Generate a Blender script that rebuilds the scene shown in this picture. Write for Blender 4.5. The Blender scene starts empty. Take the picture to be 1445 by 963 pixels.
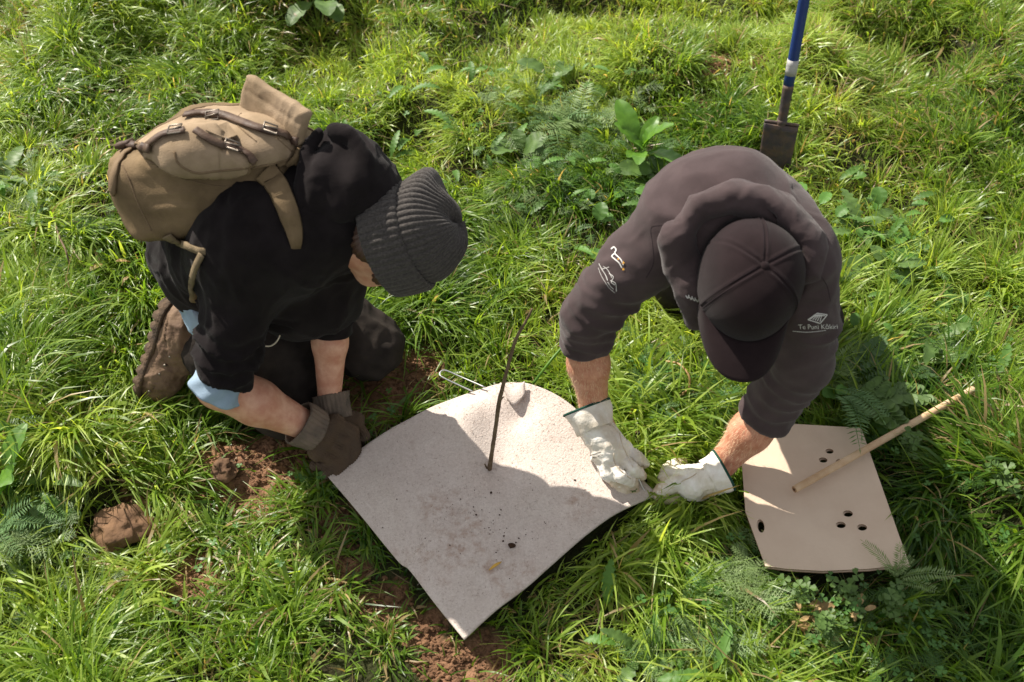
import bpy, bmesh, math, random
import numpy as np
from mathutils import Vector, Matrix
from mathutils.bvhtree import BVHTree
random.seed(7); rng = np.random.default_rng(7)
sc = bpy.context.scene
C = sc.collection

# ------------------------------------------------------------ camera, world, sun
CAM_H, PITCH, FPX = 1.65, math.radians(50), 1405.0
cp, sp = math.cos(PITCH), math.sin(PITCH)
cam_d = bpy.data.cameras.new('camera'); cam = bpy.data.objects.new('camera', cam_d); C.objects.link(cam)
cam.location = (0, 0, CAM_H); cam.rotation_euler = (math.radians(90) - PITCH, 0, 0)
cam_d.sensor_width = 36; cam_d.lens = 36 * FPX / 1445; cam_d.clip_end = 500; cam_d.clip_start = 0.05
cam_d.dof.use_dof = True; cam_d.dof.focus_distance = 1.95; cam_d.dof.aperture_fstop = 4.5
sc.camera = cam
SUN_TO = Vector((-0.71, 0.70, 0.98)).normalized()
w = bpy.data.worlds.new('World'); sc.world = w; w.use_nodes = True
nt = w.node_tree; nt.nodes.clear()
sky = nt.nodes.new('ShaderNodeTexSky'); sky.sky_type = 'NISHITA'; sky.sun_disc = False
sky.sun_elevation = math.asin(SUN_TO.z); sky.sun_rotation = math.atan2(SUN_TO.x, SUN_TO.y)
bg = nt.nodes.new('ShaderNodeBackground'); bg.inputs[1].default_value = 0.105
wo = nt.nodes.new('ShaderNodeOutputWorld')
hs = nt.nodes.new('ShaderNodeHueSaturation'); hs.inputs['Saturation'].default_value = .12
nt.links.new(sky.outputs[0], hs.inputs['Color']); nt.links.new(hs.outputs[0], bg.inputs[0]); nt.links.new(bg.outputs[0], wo.inputs[0])
sd = bpy.data.lights.new('sun', 'SUN'); sd.energy = 4.7; sd.angle = math.radians(0.5); sd.color = (1.0, 0.93, 0.82)
sun = bpy.data.objects.new('sun', sd); C.objects.link(sun)
sun.rotation_euler = SUN_TO.to_track_quat('Z', 'Y').to_euler(); sun.location = (-3, 3, 5)
sc.view_settings.view_transform = 'Standard'; sc.view_settings.look = 'None'
sc.view_settings.gamma = 1.0; sc.view_settings.exposure = 0.92; sc.view_settings.use_curve_mapping = False

# ------------------------------------------------------------ measuring helpers
def ray(u, v):
    x = (u - 722.5) / FPX; y = (481.5 - v) / FPX
    return np.array([x, y * sp + cp, y * cp - sp])
def P(u, v, h=0.0):
    """point at height h (m) seen at photo position u, v"""
    d = ray(u, v); t = (h - CAM_H) / d[2]
    return np.array([0, 0, CAM_H]) + t * d
def proj(p):
    p = np.asarray(p); X = p[..., 0]; Y = p[..., 1]; Z = p[..., 2] - CAM_H
    f = Y * cp - Z * sp; up = Y * sp + Z * cp
    return 722.5 + FPX * X / f, 481.5 - FPX * up / f

def nrm(v):
    v = np.asarray(v, float); return v / (np.linalg.norm(v) + 1e-12)

# ------------------------------------------------------------ noise
def _h(ix, iy, iz):
    n = (ix * 374761393 + iy * 668265263 + iz * 2147483647 + 1274126177) & 0xFFFFFFFF
    n = ((n ^ (n >> 13)) * 1274126177) & 0xFFFFFFFF
    n = ((n ^ (n >> 16)) * 2246822519) & 0xFFFFFFFF
    return ((n ^ (n >> 15)) & 0xFFFFFF) / float(0xFFFFFF)
def noise(p):
    p = np.asarray(p, float); i = np.floor(p).astype(np.int64); f = p - i; f = f * f * (3 - 2 * f)
    x, y, z = i[..., 0], i[..., 1], i[..., 2]; fx, fy, fz = f[..., 0], f[..., 1], f[..., 2]
    r = 0
    for dx in (0, 1):
        for dy in (0, 1):
            for dz in (0, 1):
                r = r + _h(x + dx, y + dy, z + dz) * (fx if dx else 1 - fx) * (fy if dy else 1 - fy) * (fz if dz else 1 - fz)
    return r * 2 - 1
def n2(x, y, s, seed=0.0):
    x = np.asarray(x, float); y = np.asarray(y, float)
    return noise(np.stack([x * s + 17.3 * seed, y * s - 9.1 * seed, np.full_like(x, seed * 3.7 + .5)], -1))
def fbm(p, o=3):
    r = 0; a = 1.0
    for k in range(o):
        r = r + a * noise(np.asarray(p) * (2 ** k) + 13.1 * k); a *= .5
    return r

# ------------------------------------------------------------ scene helpers
def tag(o, label=None, cat=None, group=None, kind=None):
    if label: o['label'] = label
    if cat: o['category'] = cat
    if group: o['group'] = group
    if kind: o['kind'] = kind
    return o
def empty(name, loc, label=None, cat=None, group=None):
    o = bpy.data.objects.new(name, None); C.objects.link(o); o.location = tuple(loc); o.empty_display_size = .05
    return tag(o, label, cat, group)
def link(o, parent):
    C.objects.link(o)
    if parent is not None:
        o.parent = parent; o.matrix_parent_inverse = Matrix.Translation(-Vector(world_loc(parent)))
    return o
def world_loc(o):
    l = Vector(o.location)
    if o.parent is not None and o.get('_abs') is None and o.type == 'EMPTY': l = l + Vector(world_loc(o.parent))
    return l
def mesh_np(name, V, F, mat, parent=None, smooth=True, tri=None):
    """V (n,3), F list of quads array (m,4) and optional tris (k,3)"""
    me = bpy.data.meshes.new(name)
    V = np.asarray(V, np.float32); F = np.asarray(F, np.int32).reshape(-1, 4) if len(F) else np.zeros((0, 4), np.int32)
    T = np.asarray(tri, np.int32).reshape(-1, 3) if tri is not None and len(tri) else np.zeros((0, 3), np.int32)
    me.vertices.add(len(V)); me.vertices.foreach_set('co', V.ravel())
    me.loops.add(F.size + T.size)
    me.loops.foreach_set('vertex_index', np.concatenate([F.ravel(), T.ravel()]))
    n = len(F) + len(T); me.polygons.add(n)
    st = np.concatenate([np.arange(len(F)) * 4, len(F) * 4 + np.arange(len(T)) * 3]).astype(np.int32)
    me.polygons.foreach_set('loop_start', st)
    me.update(calc_edges=True); me.validate()
    me.polygons.foreach_set('use_smooth', np.full(len(me.polygons), smooth))
    if mat: me.materials.append(mat)
    o = bpy.data.objects.new(name, me)
    return link(o, parent)
def mesh_py(name, V, F, mat, parent=None, smooth=False):
    me = bpy.data.meshes.new(name); me.from_pydata([tuple(map(float, v)) for v in V], [], F); me.update()
    me.polygons.foreach_set('use_smooth', [smooth] * len(me.polygons))
    if mat: me.materials.append(mat)
    return link(bpy.data.objects.new(name, me), parent)
def bvh_of(*objs):
    V = []; F = []
    for o in objs:
        b = len(V); V += [tuple(v.co) for v in o.data.vertices]; F += [[b + i for i in p.vertices] for p in o.data.polygons]
    return BVHTree.FromPolygons(V, F)
def hit(bvh, u, v, off=0.0):
    d = Vector(ray(u, v)).normalized()
    loc, n, i, t = bvh.ray_cast(Vector((0, 0, CAM_H)), d)
    if loc is None: return None, None
    if n.dot(d) > 0: n = -n
    return np.array(loc + n * off), np.array(n)

def catmull(pts, n):
    pts = np.asarray(pts, float)
    if len(pts) == 2: return pts[0] + (pts[1] - pts[0]) * np.linspace(0, 1, n)[:, None]
    p = np.vstack([2 * pts[0] - pts[1], pts, 2 * pts[-1] - pts[-2]])
    out = []
    for t in np.linspace(0, len(pts) - 1 - 1e-6, n):
        i = int(t); f = t - i; a, b, c, d = p[i], p[i + 1], p[i + 2], p[i + 3]
        out.append(.5 * ((2 * b) + (c - a) * f + (2 * a - 5 * b + 4 * c - d) * f * f + (3 * b - a - 3 * c + d) * f ** 3))
    return np.array(out)

def tube(pts, rad, sides=10, n=None, cap=True):
    pts = catmull(pts, n) if n else np.asarray(pts, float)
    m = len(pts); rad = np.interp(np.linspace(0, 1, m), np.linspace(0, 1, np.size(rad)), np.atleast_1d(rad)) if np.size(rad) > 1 else np.full(m, float(np.ravel(rad)[0]))
    T = np.gradient(pts, axis=0); T /= np.linalg.norm(T, axis=1)[:, None] + 1e-12
    up = np.array([0, 0, 1.]) if abs(T[0][2]) < .9 else np.array([1., 0, 0])
    V = []; x = nrm(np.cross(up, T[0]))
    for i in range(m):
        x = nrm(x - T[i] * np.dot(x, T[i])); y = np.cross(T[i], x)
        for k in range(sides):
            a = 2 * math.pi * k / sides; V.append(pts[i] + rad[i] * (math.cos(a) * x + math.sin(a) * y))
    F = [[i * sides + k, i * sides + (k + 1) % sides, (i + 1) * sides + (k + 1) % sides, (i + 1) * sides + k] for i in range(m - 1) for k in range(sides)]
    if cap: F += [list(range(sides))[::-1], [(m - 1) * sides + k for k in range(sides)]]
    return V, F
def merge(parts):
    V = []; F = []
    for v, f in parts:
        b = len(V); V += list(v); F += [[b + i for i in q] for q in f]
    return V, F
def ribbon(pts, nors, width, thick, n=40, side_bias=None):
    pts = catmull(pts, n); nors = catmull(nors, n); width = np.interp(np.linspace(0, 1, n), np.linspace(0, 1, np.size(width)), np.atleast_1d(width)) if np.size(width) > 1 else np.full(n, float(np.ravel(width)[0]))
    T = np.gradient(pts, axis=0); V = []
    for i in range(n):
        t = nrm(T[i]); N = nrm(nors[i] - t * np.dot(nors[i], t)); s = np.cross(t, N)
        for a, b in ((-.5, 0), (-.42, 1), (.42, 1), (.5, 0)):
            V.append(pts[i] + s * a * width[i] + N * thick * b)
    F = []
    for i in range(n - 1):
        for k in range(4):
            F.append([i * 4 + k, i * 4 + (k + 1) % 4, (i + 1) * 4 + (k + 1) % 4, (i + 1) * 4 + k])
    F += [[3, 2, 1, 0], [(n - 1) * 4 + k for k in range(4)]]
    return V, F

# ------------------------------------------------------------ distance-field modelling
def s_cap(a, b, ra, rb):
    a = np.asarray(a, np.float32); b = np.asarray(b, np.float32); ab = b - a; L = float(ab @ ab) + 1e-12
    def f(p):
        q = p - a; t = np.clip(q @ ab / L, 0, 1)
        return np.linalg.norm(q - t[:, None] * ab, axis=1) - (ra + (rb - ra) * t)
    return f
def s_poly(pts, rad):
    pts = [np.asarray(x, float) for x in pts]
    fs = [s_cap(pts[i], pts[i + 1], rad[i], rad[i + 1]) for i in range(len(pts) - 1)]
    def f(p):
        d = fs[0](p)
        for g in fs[1:]: d = np.minimum(d, g(p))
        return d
    return f
def s_cyl(a, b, ra, rb, rd=.004):
    a = np.asarray(a, float); b = np.asarray(b, float); L = np.linalg.norm(b - a); ax = (b - a) / L
    def f(p):
        q = p - a; t = q @ ax; r = np.linalg.norm(q - t[:, None] * ax, axis=1)
        dr = r - (ra + (rb - ra) * np.clip(t / L, 0, 1)) + rd; dz = np.abs(t - L / 2) - L / 2 + rd
        return np.minimum(np.maximum(dr, dz), 0) + np.hypot(np.maximum(dr, 0), np.maximum(dz, 0)) - rd
    return f
def s_ell(c, R, r):
    c = np.asarray(c, float); R = np.asarray(R, float); r = np.asarray(r, float)
    def f(p):
        q = (p - c) @ R; k0 = np.linalg.norm(q / r, axis=1); k1 = np.linalg.norm(q / r ** 2, axis=1) + 1e-9
        return np.where(k0 < .02, -r.min(), k0 * (k0 - 1) / k1)
    return f
def s_box(c, R, h, rd):
    c = np.asarray(c, float); R = np.asarray(R, float); h = np.asarray(h, float) - rd
    def f(p):
        q = np.abs((p - c) @ R) - h
        return np.linalg.norm(np.maximum(q, 0), axis=1) + np.minimum(q.max(1), 0) - rd
    return f
def s_half(c, n):   # inside = behind plane
    c = np.asarray(c, float); n = nrm(n)
    return lambda p: (p - c) @ n
def smin(a, b, k):
    h = np.maximum(k - np.abs(a - b), 0) / k
    return np.minimum(a, b) - h * h * k * .25
class Field:
    def __init__(s): s.ops = []
    def add(s, f, k=.02): s.ops.append((0, f, k)); return s
    def sub(s, f, k=.01): s.ops.append((1, f, k)); return s
    def isect(s, f, k=.006): s.ops.append((2, f, k)); return s
    def __call__(s, p):
        d = None
        for op, f, k in s.ops:
            e = f(p)
            if d is None: d = e
            elif op == 0: d = smin(d, e, k)
            elif op == 1: d = -smin(-d, e, k)
            else: d = -smin(-d, -e, k)
        return d
def inter(f, g): return lambda p: np.maximum(f(p), g(p))

def surface(field, lo, hi, h):
    """surface nets with block culling"""
    lo = np.asarray(lo, float); hi = np.asarray(hi, float); B = 8
    nb = np.ceil((hi - lo) / (h * B)).astype(int); N = nb * B + 1
    D = np.full(N, 1.0, np.float32)
    gx, gy, gz = np.meshgrid(*[np.arange(k) for k in nb], indexing='ij')
    cen = lo + (np.stack([gx, gy, gz], -1).reshape(-1, 3) * B + B / 2) * h
    fc = field(cen.astype(np.float32))
    near = np.abs(fc) < B * h * .5 * 1.7321 * 1.35
    inside = (fc < 0) & ~near
    idx = np.stack([gx, gy, gz], -1).reshape(-1, 3)
    for i in idx[inside]:
        D[i[0]*B:i[0]*B+B+1, i[1]*B:i[1]*B+B+1, i[2]*B:i[2]*B+B+1] = -1
    r = np.arange(B + 1); ox, oy, oz = np.meshgrid(r, r, r, indexing='ij'); off = np.stack([ox, oy, oz], -1).reshape(-1, 3)
    nbk = idx[near]; CH = 300
    for s in range(0, len(nbk), CH):
        g = (nbk[s:s + CH, None, :] * B + off[None]).reshape(-1, 3)
        D[g[:, 0], g[:, 1], g[:, 2]] = field((lo + g * h).astype(np.float32))
    S = D < 0
    corners = [(a, b, c) for a in (0, 1) for b in (0, 1) for c in (0, 1)]
    n = [k - 1 for k in D.shape]
    cnt = np.zeros(n, np.uint8)
    for a, b, c in corners: cnt += S[a:a + n[0], b:b + n[1], c:c + n[2]]
    act = (cnt > 0) & (cnt < 8)
    ids = np.full(n, -1, np.int64); cells = np.argwhere(act); ids[act] = np.arange(len(cells))
    acc = np.zeros((len(cells), 3)); num = np.zeros(len(cells))
    cx, cy, cz = cells.T
    for ax in range(3):
        o1, o2 = [k for k in range(3) if k != ax]
        for p_ in (0, 1):
            for q_ in (0, 1):
                a = [0, 0, 0]; a[o1] = p_; a[o2] = q_; b = list(a); b[ax] = 1
                d0 = D[cx + a[0], cy + a[1], cz + a[2]].astype(float); d1 = D[cx + b[0], cy + b[1], cz + b[2]].astype(float)
                m = (d0 < 0) != (d1 < 0); t = np.where(m, d0 / np.where(m, d0 - d1, 1), 0)
                pt = np.tile(np.array(a, float), (len(cells), 1)); pt[:, ax] += t
                acc[m] += pt[m]; num[m] += 1
    V = lo + (cells + acc / num[:, None]) * h
    Q = []
    for ax in range(3):
        o1, o2 = [(1, 2), (2, 0), (0, 1)][ax]
        sl0 = [slice(None)] * 3; sl1 = [slice(None)] * 3; sl0[ax] = slice(0, -1); sl1[ax] = slice(1, None)
        s0, s1 = S[tuple(sl0)], S[tuple(sl1)]
        e = np.argwhere(s0 != s1)
        e = e[(e[:, o1] > 0) & (e[:, o2] > 0) & (e[:, o1] < n[o1]) & (e[:, o2] < n[o2])]
        fl = s0[e[:, 0], e[:, 1], e[:, 2]]
        def idc(d1, d2):
            g = e.copy(); g[:, o1] -= d1; g[:, o2] -= d2; return ids[g[:, 0], g[:, 1], g[:, 2]]
        q = np.stack([idc(1, 1), idc(0, 1), idc(0, 0), idc(1, 0)], 1)
        q[~fl] = q[~fl][:, ::-1]; Q.append(q)
    Q = np.vstack(Q); Q = Q[(Q >= 0).all(1)]
    return V, Q
def vnormals(V, Q):
    n = np.cross(V[Q[:, 2]] - V[Q[:, 0]], V[Q[:, 3]] - V[Q[:, 1]])
    N = np.zeros_like(V)
    for k in range(4): np.add.at(N, Q[:, k], n)
    return N / (np.linalg.norm(N, axis=1)[:, None] + 1e-12)
def relax(V, Q, it=1, lam=.5):
    for _ in range(it):
        A = np.zeros_like(V); c = np.zeros(len(V))
        for a, b in ((0, 1), (1, 2), (2, 3), (3, 0)):
            np.add.at(A, Q[:, a], V[Q[:, b]]); np.add.at(c, Q[:, a], 1); np.add.at(A, Q[:, b], V[Q[:, a]]); np.add.at(c, Q[:, b], 1)
        V = V + lam * (A / c[:, None] - V)
    return V
def sculpt(name, field, pts, pad, h, mat, parent, disp=None, it=1):
    pts = np.asarray(pts); lo = pts.min(0) - pad; hi = pts.max(0) + pad
    V, Q = surface(field, lo, hi, h)
    V = relax(V, Q, it)
    if disp is not None:
        N = vnormals(V, Q); V = V + N * disp(V, N)[:, None]
    return mesh_np(name, V, Q, mat, parent)

# ------------------------------------------------------------ materials
def mat(name, color, rough=.8, spec=.3, bump=0.0, bscale=200.0, var=0.0, vscale=8.0, color2=None, sheen=0.0, metal=0.0, detail=3.0, bdist=.002):
    m = bpy.data.materials.new(name); m.use_nodes = True; t = m.node_tree; b = t.nodes['Principled BSDF']
    b.inputs['Roughness'].default_value = rough; b.inputs['Specular IOR Level'].default_value = spec
    b.inputs['Metallic'].default_value = metal; b.inputs['Base Color'].default_value = (*color, 1)
    if sheen: b.inputs['Sheen Weight'].default_value = sheen; b.inputs['Sheen Roughness'].default_value = .5
    tc = t.nodes.new('ShaderNodeTexCoord')
    if color2 is not None or var:
        nz = t.nodes.new('ShaderNodeTexNoise'); nz.inputs['Scale'].default_value = vscale; nz.inputs['Detail'].default_value = 5; nz.inputs['Roughness'].default_value = .6
        t.links.new(tc.outputs['Object'], nz.inputs['Vector'])
        cr = t.nodes.new('ShaderNodeValToRGB'); c2 = color2 if color2 is not None else tuple(c * (1 - var) for c in color)
        cr.color_ramp.elements[0].position = .38; cr.color_ramp.elements[1].position = .66
        cr.color_ramp.elements[0].color = (*c2, 1); cr.color_ramp.elements[1].color = (*color, 1)
        t.links.new(nz.outputs[0], cr.inputs[0]); t.links.new(cr.outputs[0], b.inputs['Base Color'])
    if bump:
        bn = t.nodes.new('ShaderNodeTexNoise'); bn.inputs['Scale'].default_value = bscale; bn.inputs['Detail'].default_value = detail
        t.links.new(tc.outputs['Object'], bn.inputs['Vector'])
        bp = t.nodes.new('ShaderNodeBump'); bp.inputs['Strength'].default_value = bump; bp.inputs['Distance'].default_value = bdist
        t.links.new(bn.outputs[0], bp.inputs['Height']); t.links.new(bp.outputs[0], b.inputs['Normal'])
    return m
M = {}
M['black'] = mat('black_fleece', (.0150, .0120, .0125), .95, .04, .35, 700, .3, 30, sheen=.05)
M['char'] = mat('charcoal_fleece', (.066, .047, .048), .95, .05, .3, 700, .22, 22, sheen=.14)
M['charin'] = mat('charcoal_lining', (.030, .022, .025), .9, .05, .3, 500, .2, 25)
M['cap'] = mat('cap_cloth', (.019, .012, .013), .92, .06, .5, 900, .2, 40, sheen=.06)
M['jean'] = mat('dark_denim', (.016, .0138, .0130), .92, .05, .5, 600, color2=(.040, .033, .028), vscale=9)
M['denimcuff'] = mat('blue_shirt', (.27, .36, .46), .9, .15, .5, 500, .2, 20)
M['skin'] = mat('skin', (.62, .36, .25), .5, .35, .4, 180, color2=(.47, .215, .14), vscale=34, bdist=.002)
M['skinr'] = mat('ruddy_skin', (.56, .28, .18), .5, .35, .3, 260, color2=(.42, .17, .10), vscale=60)
M['hair'] = mat('brown_hair', (.06, .03, .018), .5, .4)
M['armhair'] = mat('fair_arm_hair', (.65, .45, .28), .4, .5)
M['knit'] = mat('grey_brown_knit', (.10, .082, .066), .95, .1, .8, 450, color2=(.17, .13, .10), vscale=25, bdist=.003)
M['knitpalm'] = mat('muddy_knit', (.085, .062, .046), .95, .1, .8, 450, color2=(.10, .068, .045), vscale=25, bdist=.003)
M['leather'] = mat('white_glove_leather', (.80, .77, .72), .6, .3, .5, 120, color2=(.60, .53, .43), vscale=26, bdist=.003)
M['leatherd'] = mat('soiled_glove_leather', (.66, .58, .46), .65, .3, .5, 120, color2=(.46, .36, .25), vscale=30, bdist=.003)
M['green'] = mat('green_binding', (.01, .05, .035), .8, .2)
M['canvas'] = mat('waxed_canvas', (.20, .140, .078), .85, .15, .45, 550, color2=(.115, .080, .044), vscale=12, bdist=.002)  # darker copy for the bag sides: their shade is painted into the colour
M['canvastop'] = mat('sunlit_canvas', (.33, .245, .165), .85, .15, .45, 550, color2=(.22, .160, .10), vscale=16, bdist=.002)  # paler copy for lid, pocket and roll-top: sunlight put into the colour
M['canvasdk'] = mat('canvas_edge', (.16, .11, .065), .85, .2, .5, 550)
M['strap'] = mat('brown_leather', (.050, .028, .020), .55, .22, .4, 300, color2=(.10, .065, .045), vscale=40)
M['web'] = mat('strap_webbing', (.20, .15, .09), .85, .2, .6, 700, .25, 30)
M['brass'] = mat('dull_metal', (.20, .17, .14), .45, .5, metal=.8)
M['bootl'] = mat('boot_leather', (.20, .130, .080), .75, .3, .6, 90, color2=(.10, .06, .038), vscale=18, bdist=.004)
M['sole'] = mat('muddy_sole', (.11, .075, .05), .95, .1, .8, 120, color2=(.06, .045, .035), vscale=40, bdist=.005)
M['cord'] = mat('cream_cord', (.62, .55, .42), .8, .3)
M['white'] = mat('white_print', (.55, .53, .51), .7, .3)
M['gold'] = mat('gold_print', (.65, .33, .05), .6, .3)
M['card'] = mat('cardboard', (.60, .475, .365), .85, .2, .25, 160, color2=(.54, .415, .315), vscale=9)
M['cardedge'] = mat('cardboard_edge', (.34, .22, .14), .9, .1, .9, 400)
M['wood'] = mat('pale_dowel_wood', (.58, .43, .28), .6, .3, .5, 150, color2=(.42, .27, .15), vscale=18)
M['woodend'] = mat('dowel_end_grain', (.30, .18, .10), .8, .2, .6, 600)
M['twig'] = mat('twig_bark', (.17, .125, .075), .8, .2, .8, 200, color2=(.10, .065, .04), vscale=60)
M['steel'] = mat('galvanised_wire', (.55, .55, .54), .35, .5, metal=1.0)
M['blue'] = mat('blue_handle_paint', (.010, .032, .16), .35, .5, .3, 90, color2=(.012, .032, .14), vscale=25)
M['silver'] = mat('worn_tape', (.42, .41, .40), .5, .5, .3, 200, .3, 40)
M['rust'] = mat('rusty_blade', (.12, .078, .055), .6, .4, .9, 70, color2=(.06, .05, .055), vscale=35, metal=.25)
M['soil'] = mat('clay_soil', (.21, .115, .065), .95, .1, 1.0, 160, color2=(.12, .065, .038), vscale=25, bdist=.006, detail=6)
M['clod'] = mat('earth_clod', (.19, .11, .062), .9, .15, .8, 70, color2=(.11, .065, .04), vscale=20, bdist=.005, detail=6)
M['crumb'] = mat('dark_crumb', (.045, .025, .016), .95, .1, .8, 300)
M['yleaf'] = mat('yellow_leaf', (.55, .33, .06), .6, .3)
# ribbed wool for the beanie: colour flecks only, ribs are geometry
M['wool'] = mat('charcoal_wool', (.085, .076, .070), .95, .05, .7, 500, color2=(.04, .036, .034), vscale=300, sheen=.12)

def felt_mat():
    m = bpy.data.materials.new('wool_felt'); m.use_nodes = True; t = m.node_tree; b = t.nodes['Principled BSDF']
    b.inputs['Roughness'].default_value = .97; b.inputs['Specular IOR Level'].default_value = .1
    tc = t.nodes.new('ShaderNodeTexCoord')
    def nz(s, d, r=.6):
        n = t.nodes.new('ShaderNodeTexNoise'); n.inputs['Scale'].default_value = s; n.inputs['Detail'].default_value = d; n.inputs['Roughness'].default_value = r
        t.links.new(tc.outputs['Object'], n.inputs['Vector']); return n
    def ramp(src, p0, p1, c0, c1):
        r = t.nodes.new('ShaderNodeValToRGB'); r.color_ramp.elements[0].position = p0; r.color_ramp.elements[1].position = p1
        r.color_ramp.elements[0].color = (*c0, 1); r.color_ramp.elements[1].color = (*c1, 1); t.links.new(src, r.inputs[0]); return r
    def mix(f, a, bb, kind='MIX'):
        x = t.nodes.new('ShaderNodeMix'); x.data_type = 'RGBA'; x.blend_type = kind
        if isinstance(f, float): x.inputs[0].default_value = f
        else: t.links.new(f, x.inputs[0])
        t.links.new(a, x.inputs[6]); t.links.new(bb, x.inputs[7]); return x.outputs[2]
    f1 = ramp(nz(210, 7, .85).outputs[0], .34, .66, (.39, .32, .28), (.70, .625, .57))
    f2 = ramp(nz(26, 5, .6).outputs[0], .3, .75, (.50, .42, .375), (.62, .55, .50))
    base = mix(.5, f1.outputs[0], f2.outputs[0])
    st = nz(7.5, 7, .62); msk = ramp(st.outputs[0], .56, .74, (0, 0, 0), (.75, .75, .75))
    sep = t.nodes.new('ShaderNodeRGB'); sep.outputs[0].default_value = (.29, .17, .11, 1)
    fine = ramp(nz(60, 3).outputs[0], .42, .6, (0, 0, 0), (1, 1, 1))
    mm = t.nodes.new('ShaderNodeMath'); mm.operation = 'MULTIPLY'; t.links.new(msk.outputs[0], mm.inputs[0]); t.links.new(fine.outputs[0], mm.inputs[1])
    base = mix(mm.outputs[0], base, sep.outputs[0])
    t.links.new(base, b.inputs['Base Color'])
    bp = t.nodes.new('ShaderNodeBump'); bp.inputs['Strength'].default_value = .7; bp.inputs['Distance'].default_value = .003
    t.links.new(nz(260, 5, .7).outputs[0], bp.inputs['Height']); t.links.new(bp.outputs[0], b.inputs['Normal'])
    return m
M['felt'] = felt_mat()

def leaf_mat(name, col=None, trans=.4, rough=.38, spec=.5, attr=True, col2=None):
    m = bpy.data.materials.new(name); m.use_nodes = True; t = m.node_tree; b = t.nodes['Principled BSDF']; out = t.nodes['Material Output']
    b.inputs['Roughness'].default_value = rough; b.inputs['Specular IOR Level'].default_value = spec
    tr = t.nodes.new('ShaderNodeBsdfTranslucent'); mx = t.nodes.new('ShaderNodeMixShader'); mx.inputs[0].default_value = trans
    if attr:
        a = t.nodes.new('ShaderNodeAttribute'); a.attribute_name = 'tint'; src = a.outputs['Color']
    else:
        tc = t.nodes.new('ShaderNodeTexCoord'); n = t.nodes.new('ShaderNodeTexNoise'); n.inputs['Scale'].default_value = 40; n.inputs['Detail'].default_value = 4
        t.links.new(tc.outputs['Object'], n.inputs['Vector']); r = t.nodes.new('ShaderNodeValToRGB')
        r.color_ramp.elements[0].position = .35; r.color_ramp.elements[1].position = .68
        r.color_ramp.elements[0].color = (*col, 1); r.color_ramp.elements[1].color = (*(col2 or tuple(c * 1.35 for c in col)), 1)
        t.links.new(n.outputs[0], r.inputs[0]); src = r.outputs[0]
    t.links.new(src, b.inputs['Base Color'])
    g = t.nodes.new('ShaderNodeMix'); g.data_type = 'RGBA'; g.blend_type = 'MULTIPLY'; g.inputs[0].default_value = 1
    t.links.new(src, g.inputs[6]); g.inputs[7].default_value = (1.9, 1.75, .75, 1); t.links.new(g.outputs[2], tr.inputs[0])
    t.links.new(b.outputs[0], mx.inputs[1]); t.links.new(tr.outputs[0], mx.inputs[2]); t.links.new(mx.outputs[0], out.inputs[0])
    return m
M['grass'] = leaf_mat('grass_blades', trans=.5, rough=.36, spec=.42)
M['fern'] = leaf_mat('ferny_leaf', (.06, .13, .035), .3, .6, .3, False, (.13, .23, .09))
M['dock'] = leaf_mat('dock_leaf', (.07, .17, .015), .36, .42, .45, False, (.12, .25, .025))
M['dull'] = leaf_mat('dull_leaf', (.06, .115, .025), .3, .5, .35, False, (.11, .19, .045))
M['silverleaf'] = leaf_mat('greyish_leaf', (.12, .19, .06), .3, .55, .3, False, (.22, .30, .12))
M['dry'] = leaf_mat('dry_straw', (.34, .21, .09), .25, .6, .3, False, (.48, .34, .17))

# ------------------------------------------------------------ ground sheet
MAT_PX = [(462, 672), (655, 902), (925, 700), (740, 541)]
CARD_PX = [(1100, 597), (1215, 603), (1282, 797), (1110, 806), (1080, 800), (1052, 720), (1047, 655)]
def smooth01(t): t = np.clip(t, 0, 1); return t * t * (3 - 2 * t)
def poly_dist(x, y, poly):
    """signed distance to polygon, negative inside"""
    d = np.full(np.shape(x), 1e9); ins = np.zeros(np.shape(x), bool); n = len(poly)
    for i in range(n):
        ax, ay = poly[i]; bx, by = poly[(i + 1) % n]
        ex, ey = bx - ax, by - ay; wx, wy = x - ax, y - ay
        t = np.clip((wx * ex + wy * ey) / (ex * ex + ey * ey), 0, 1)
        d = np.minimum(d, np.hypot(wx - t * ex, wy - t * ey))
        c = ((ay > y) != (by > y)) & (x < (bx - ax) * (y - ay) / (by - ay + 1e-12) + ax); ins ^= c
    return np.where(ins, -d, d)
matpoly = [tuple(P(u, v, .03)[:2]) for u, v in MAT_PX]
cardpoly = [tuple(P(u, v, .05)[:2]) for u, v in CARD_PX]
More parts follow.
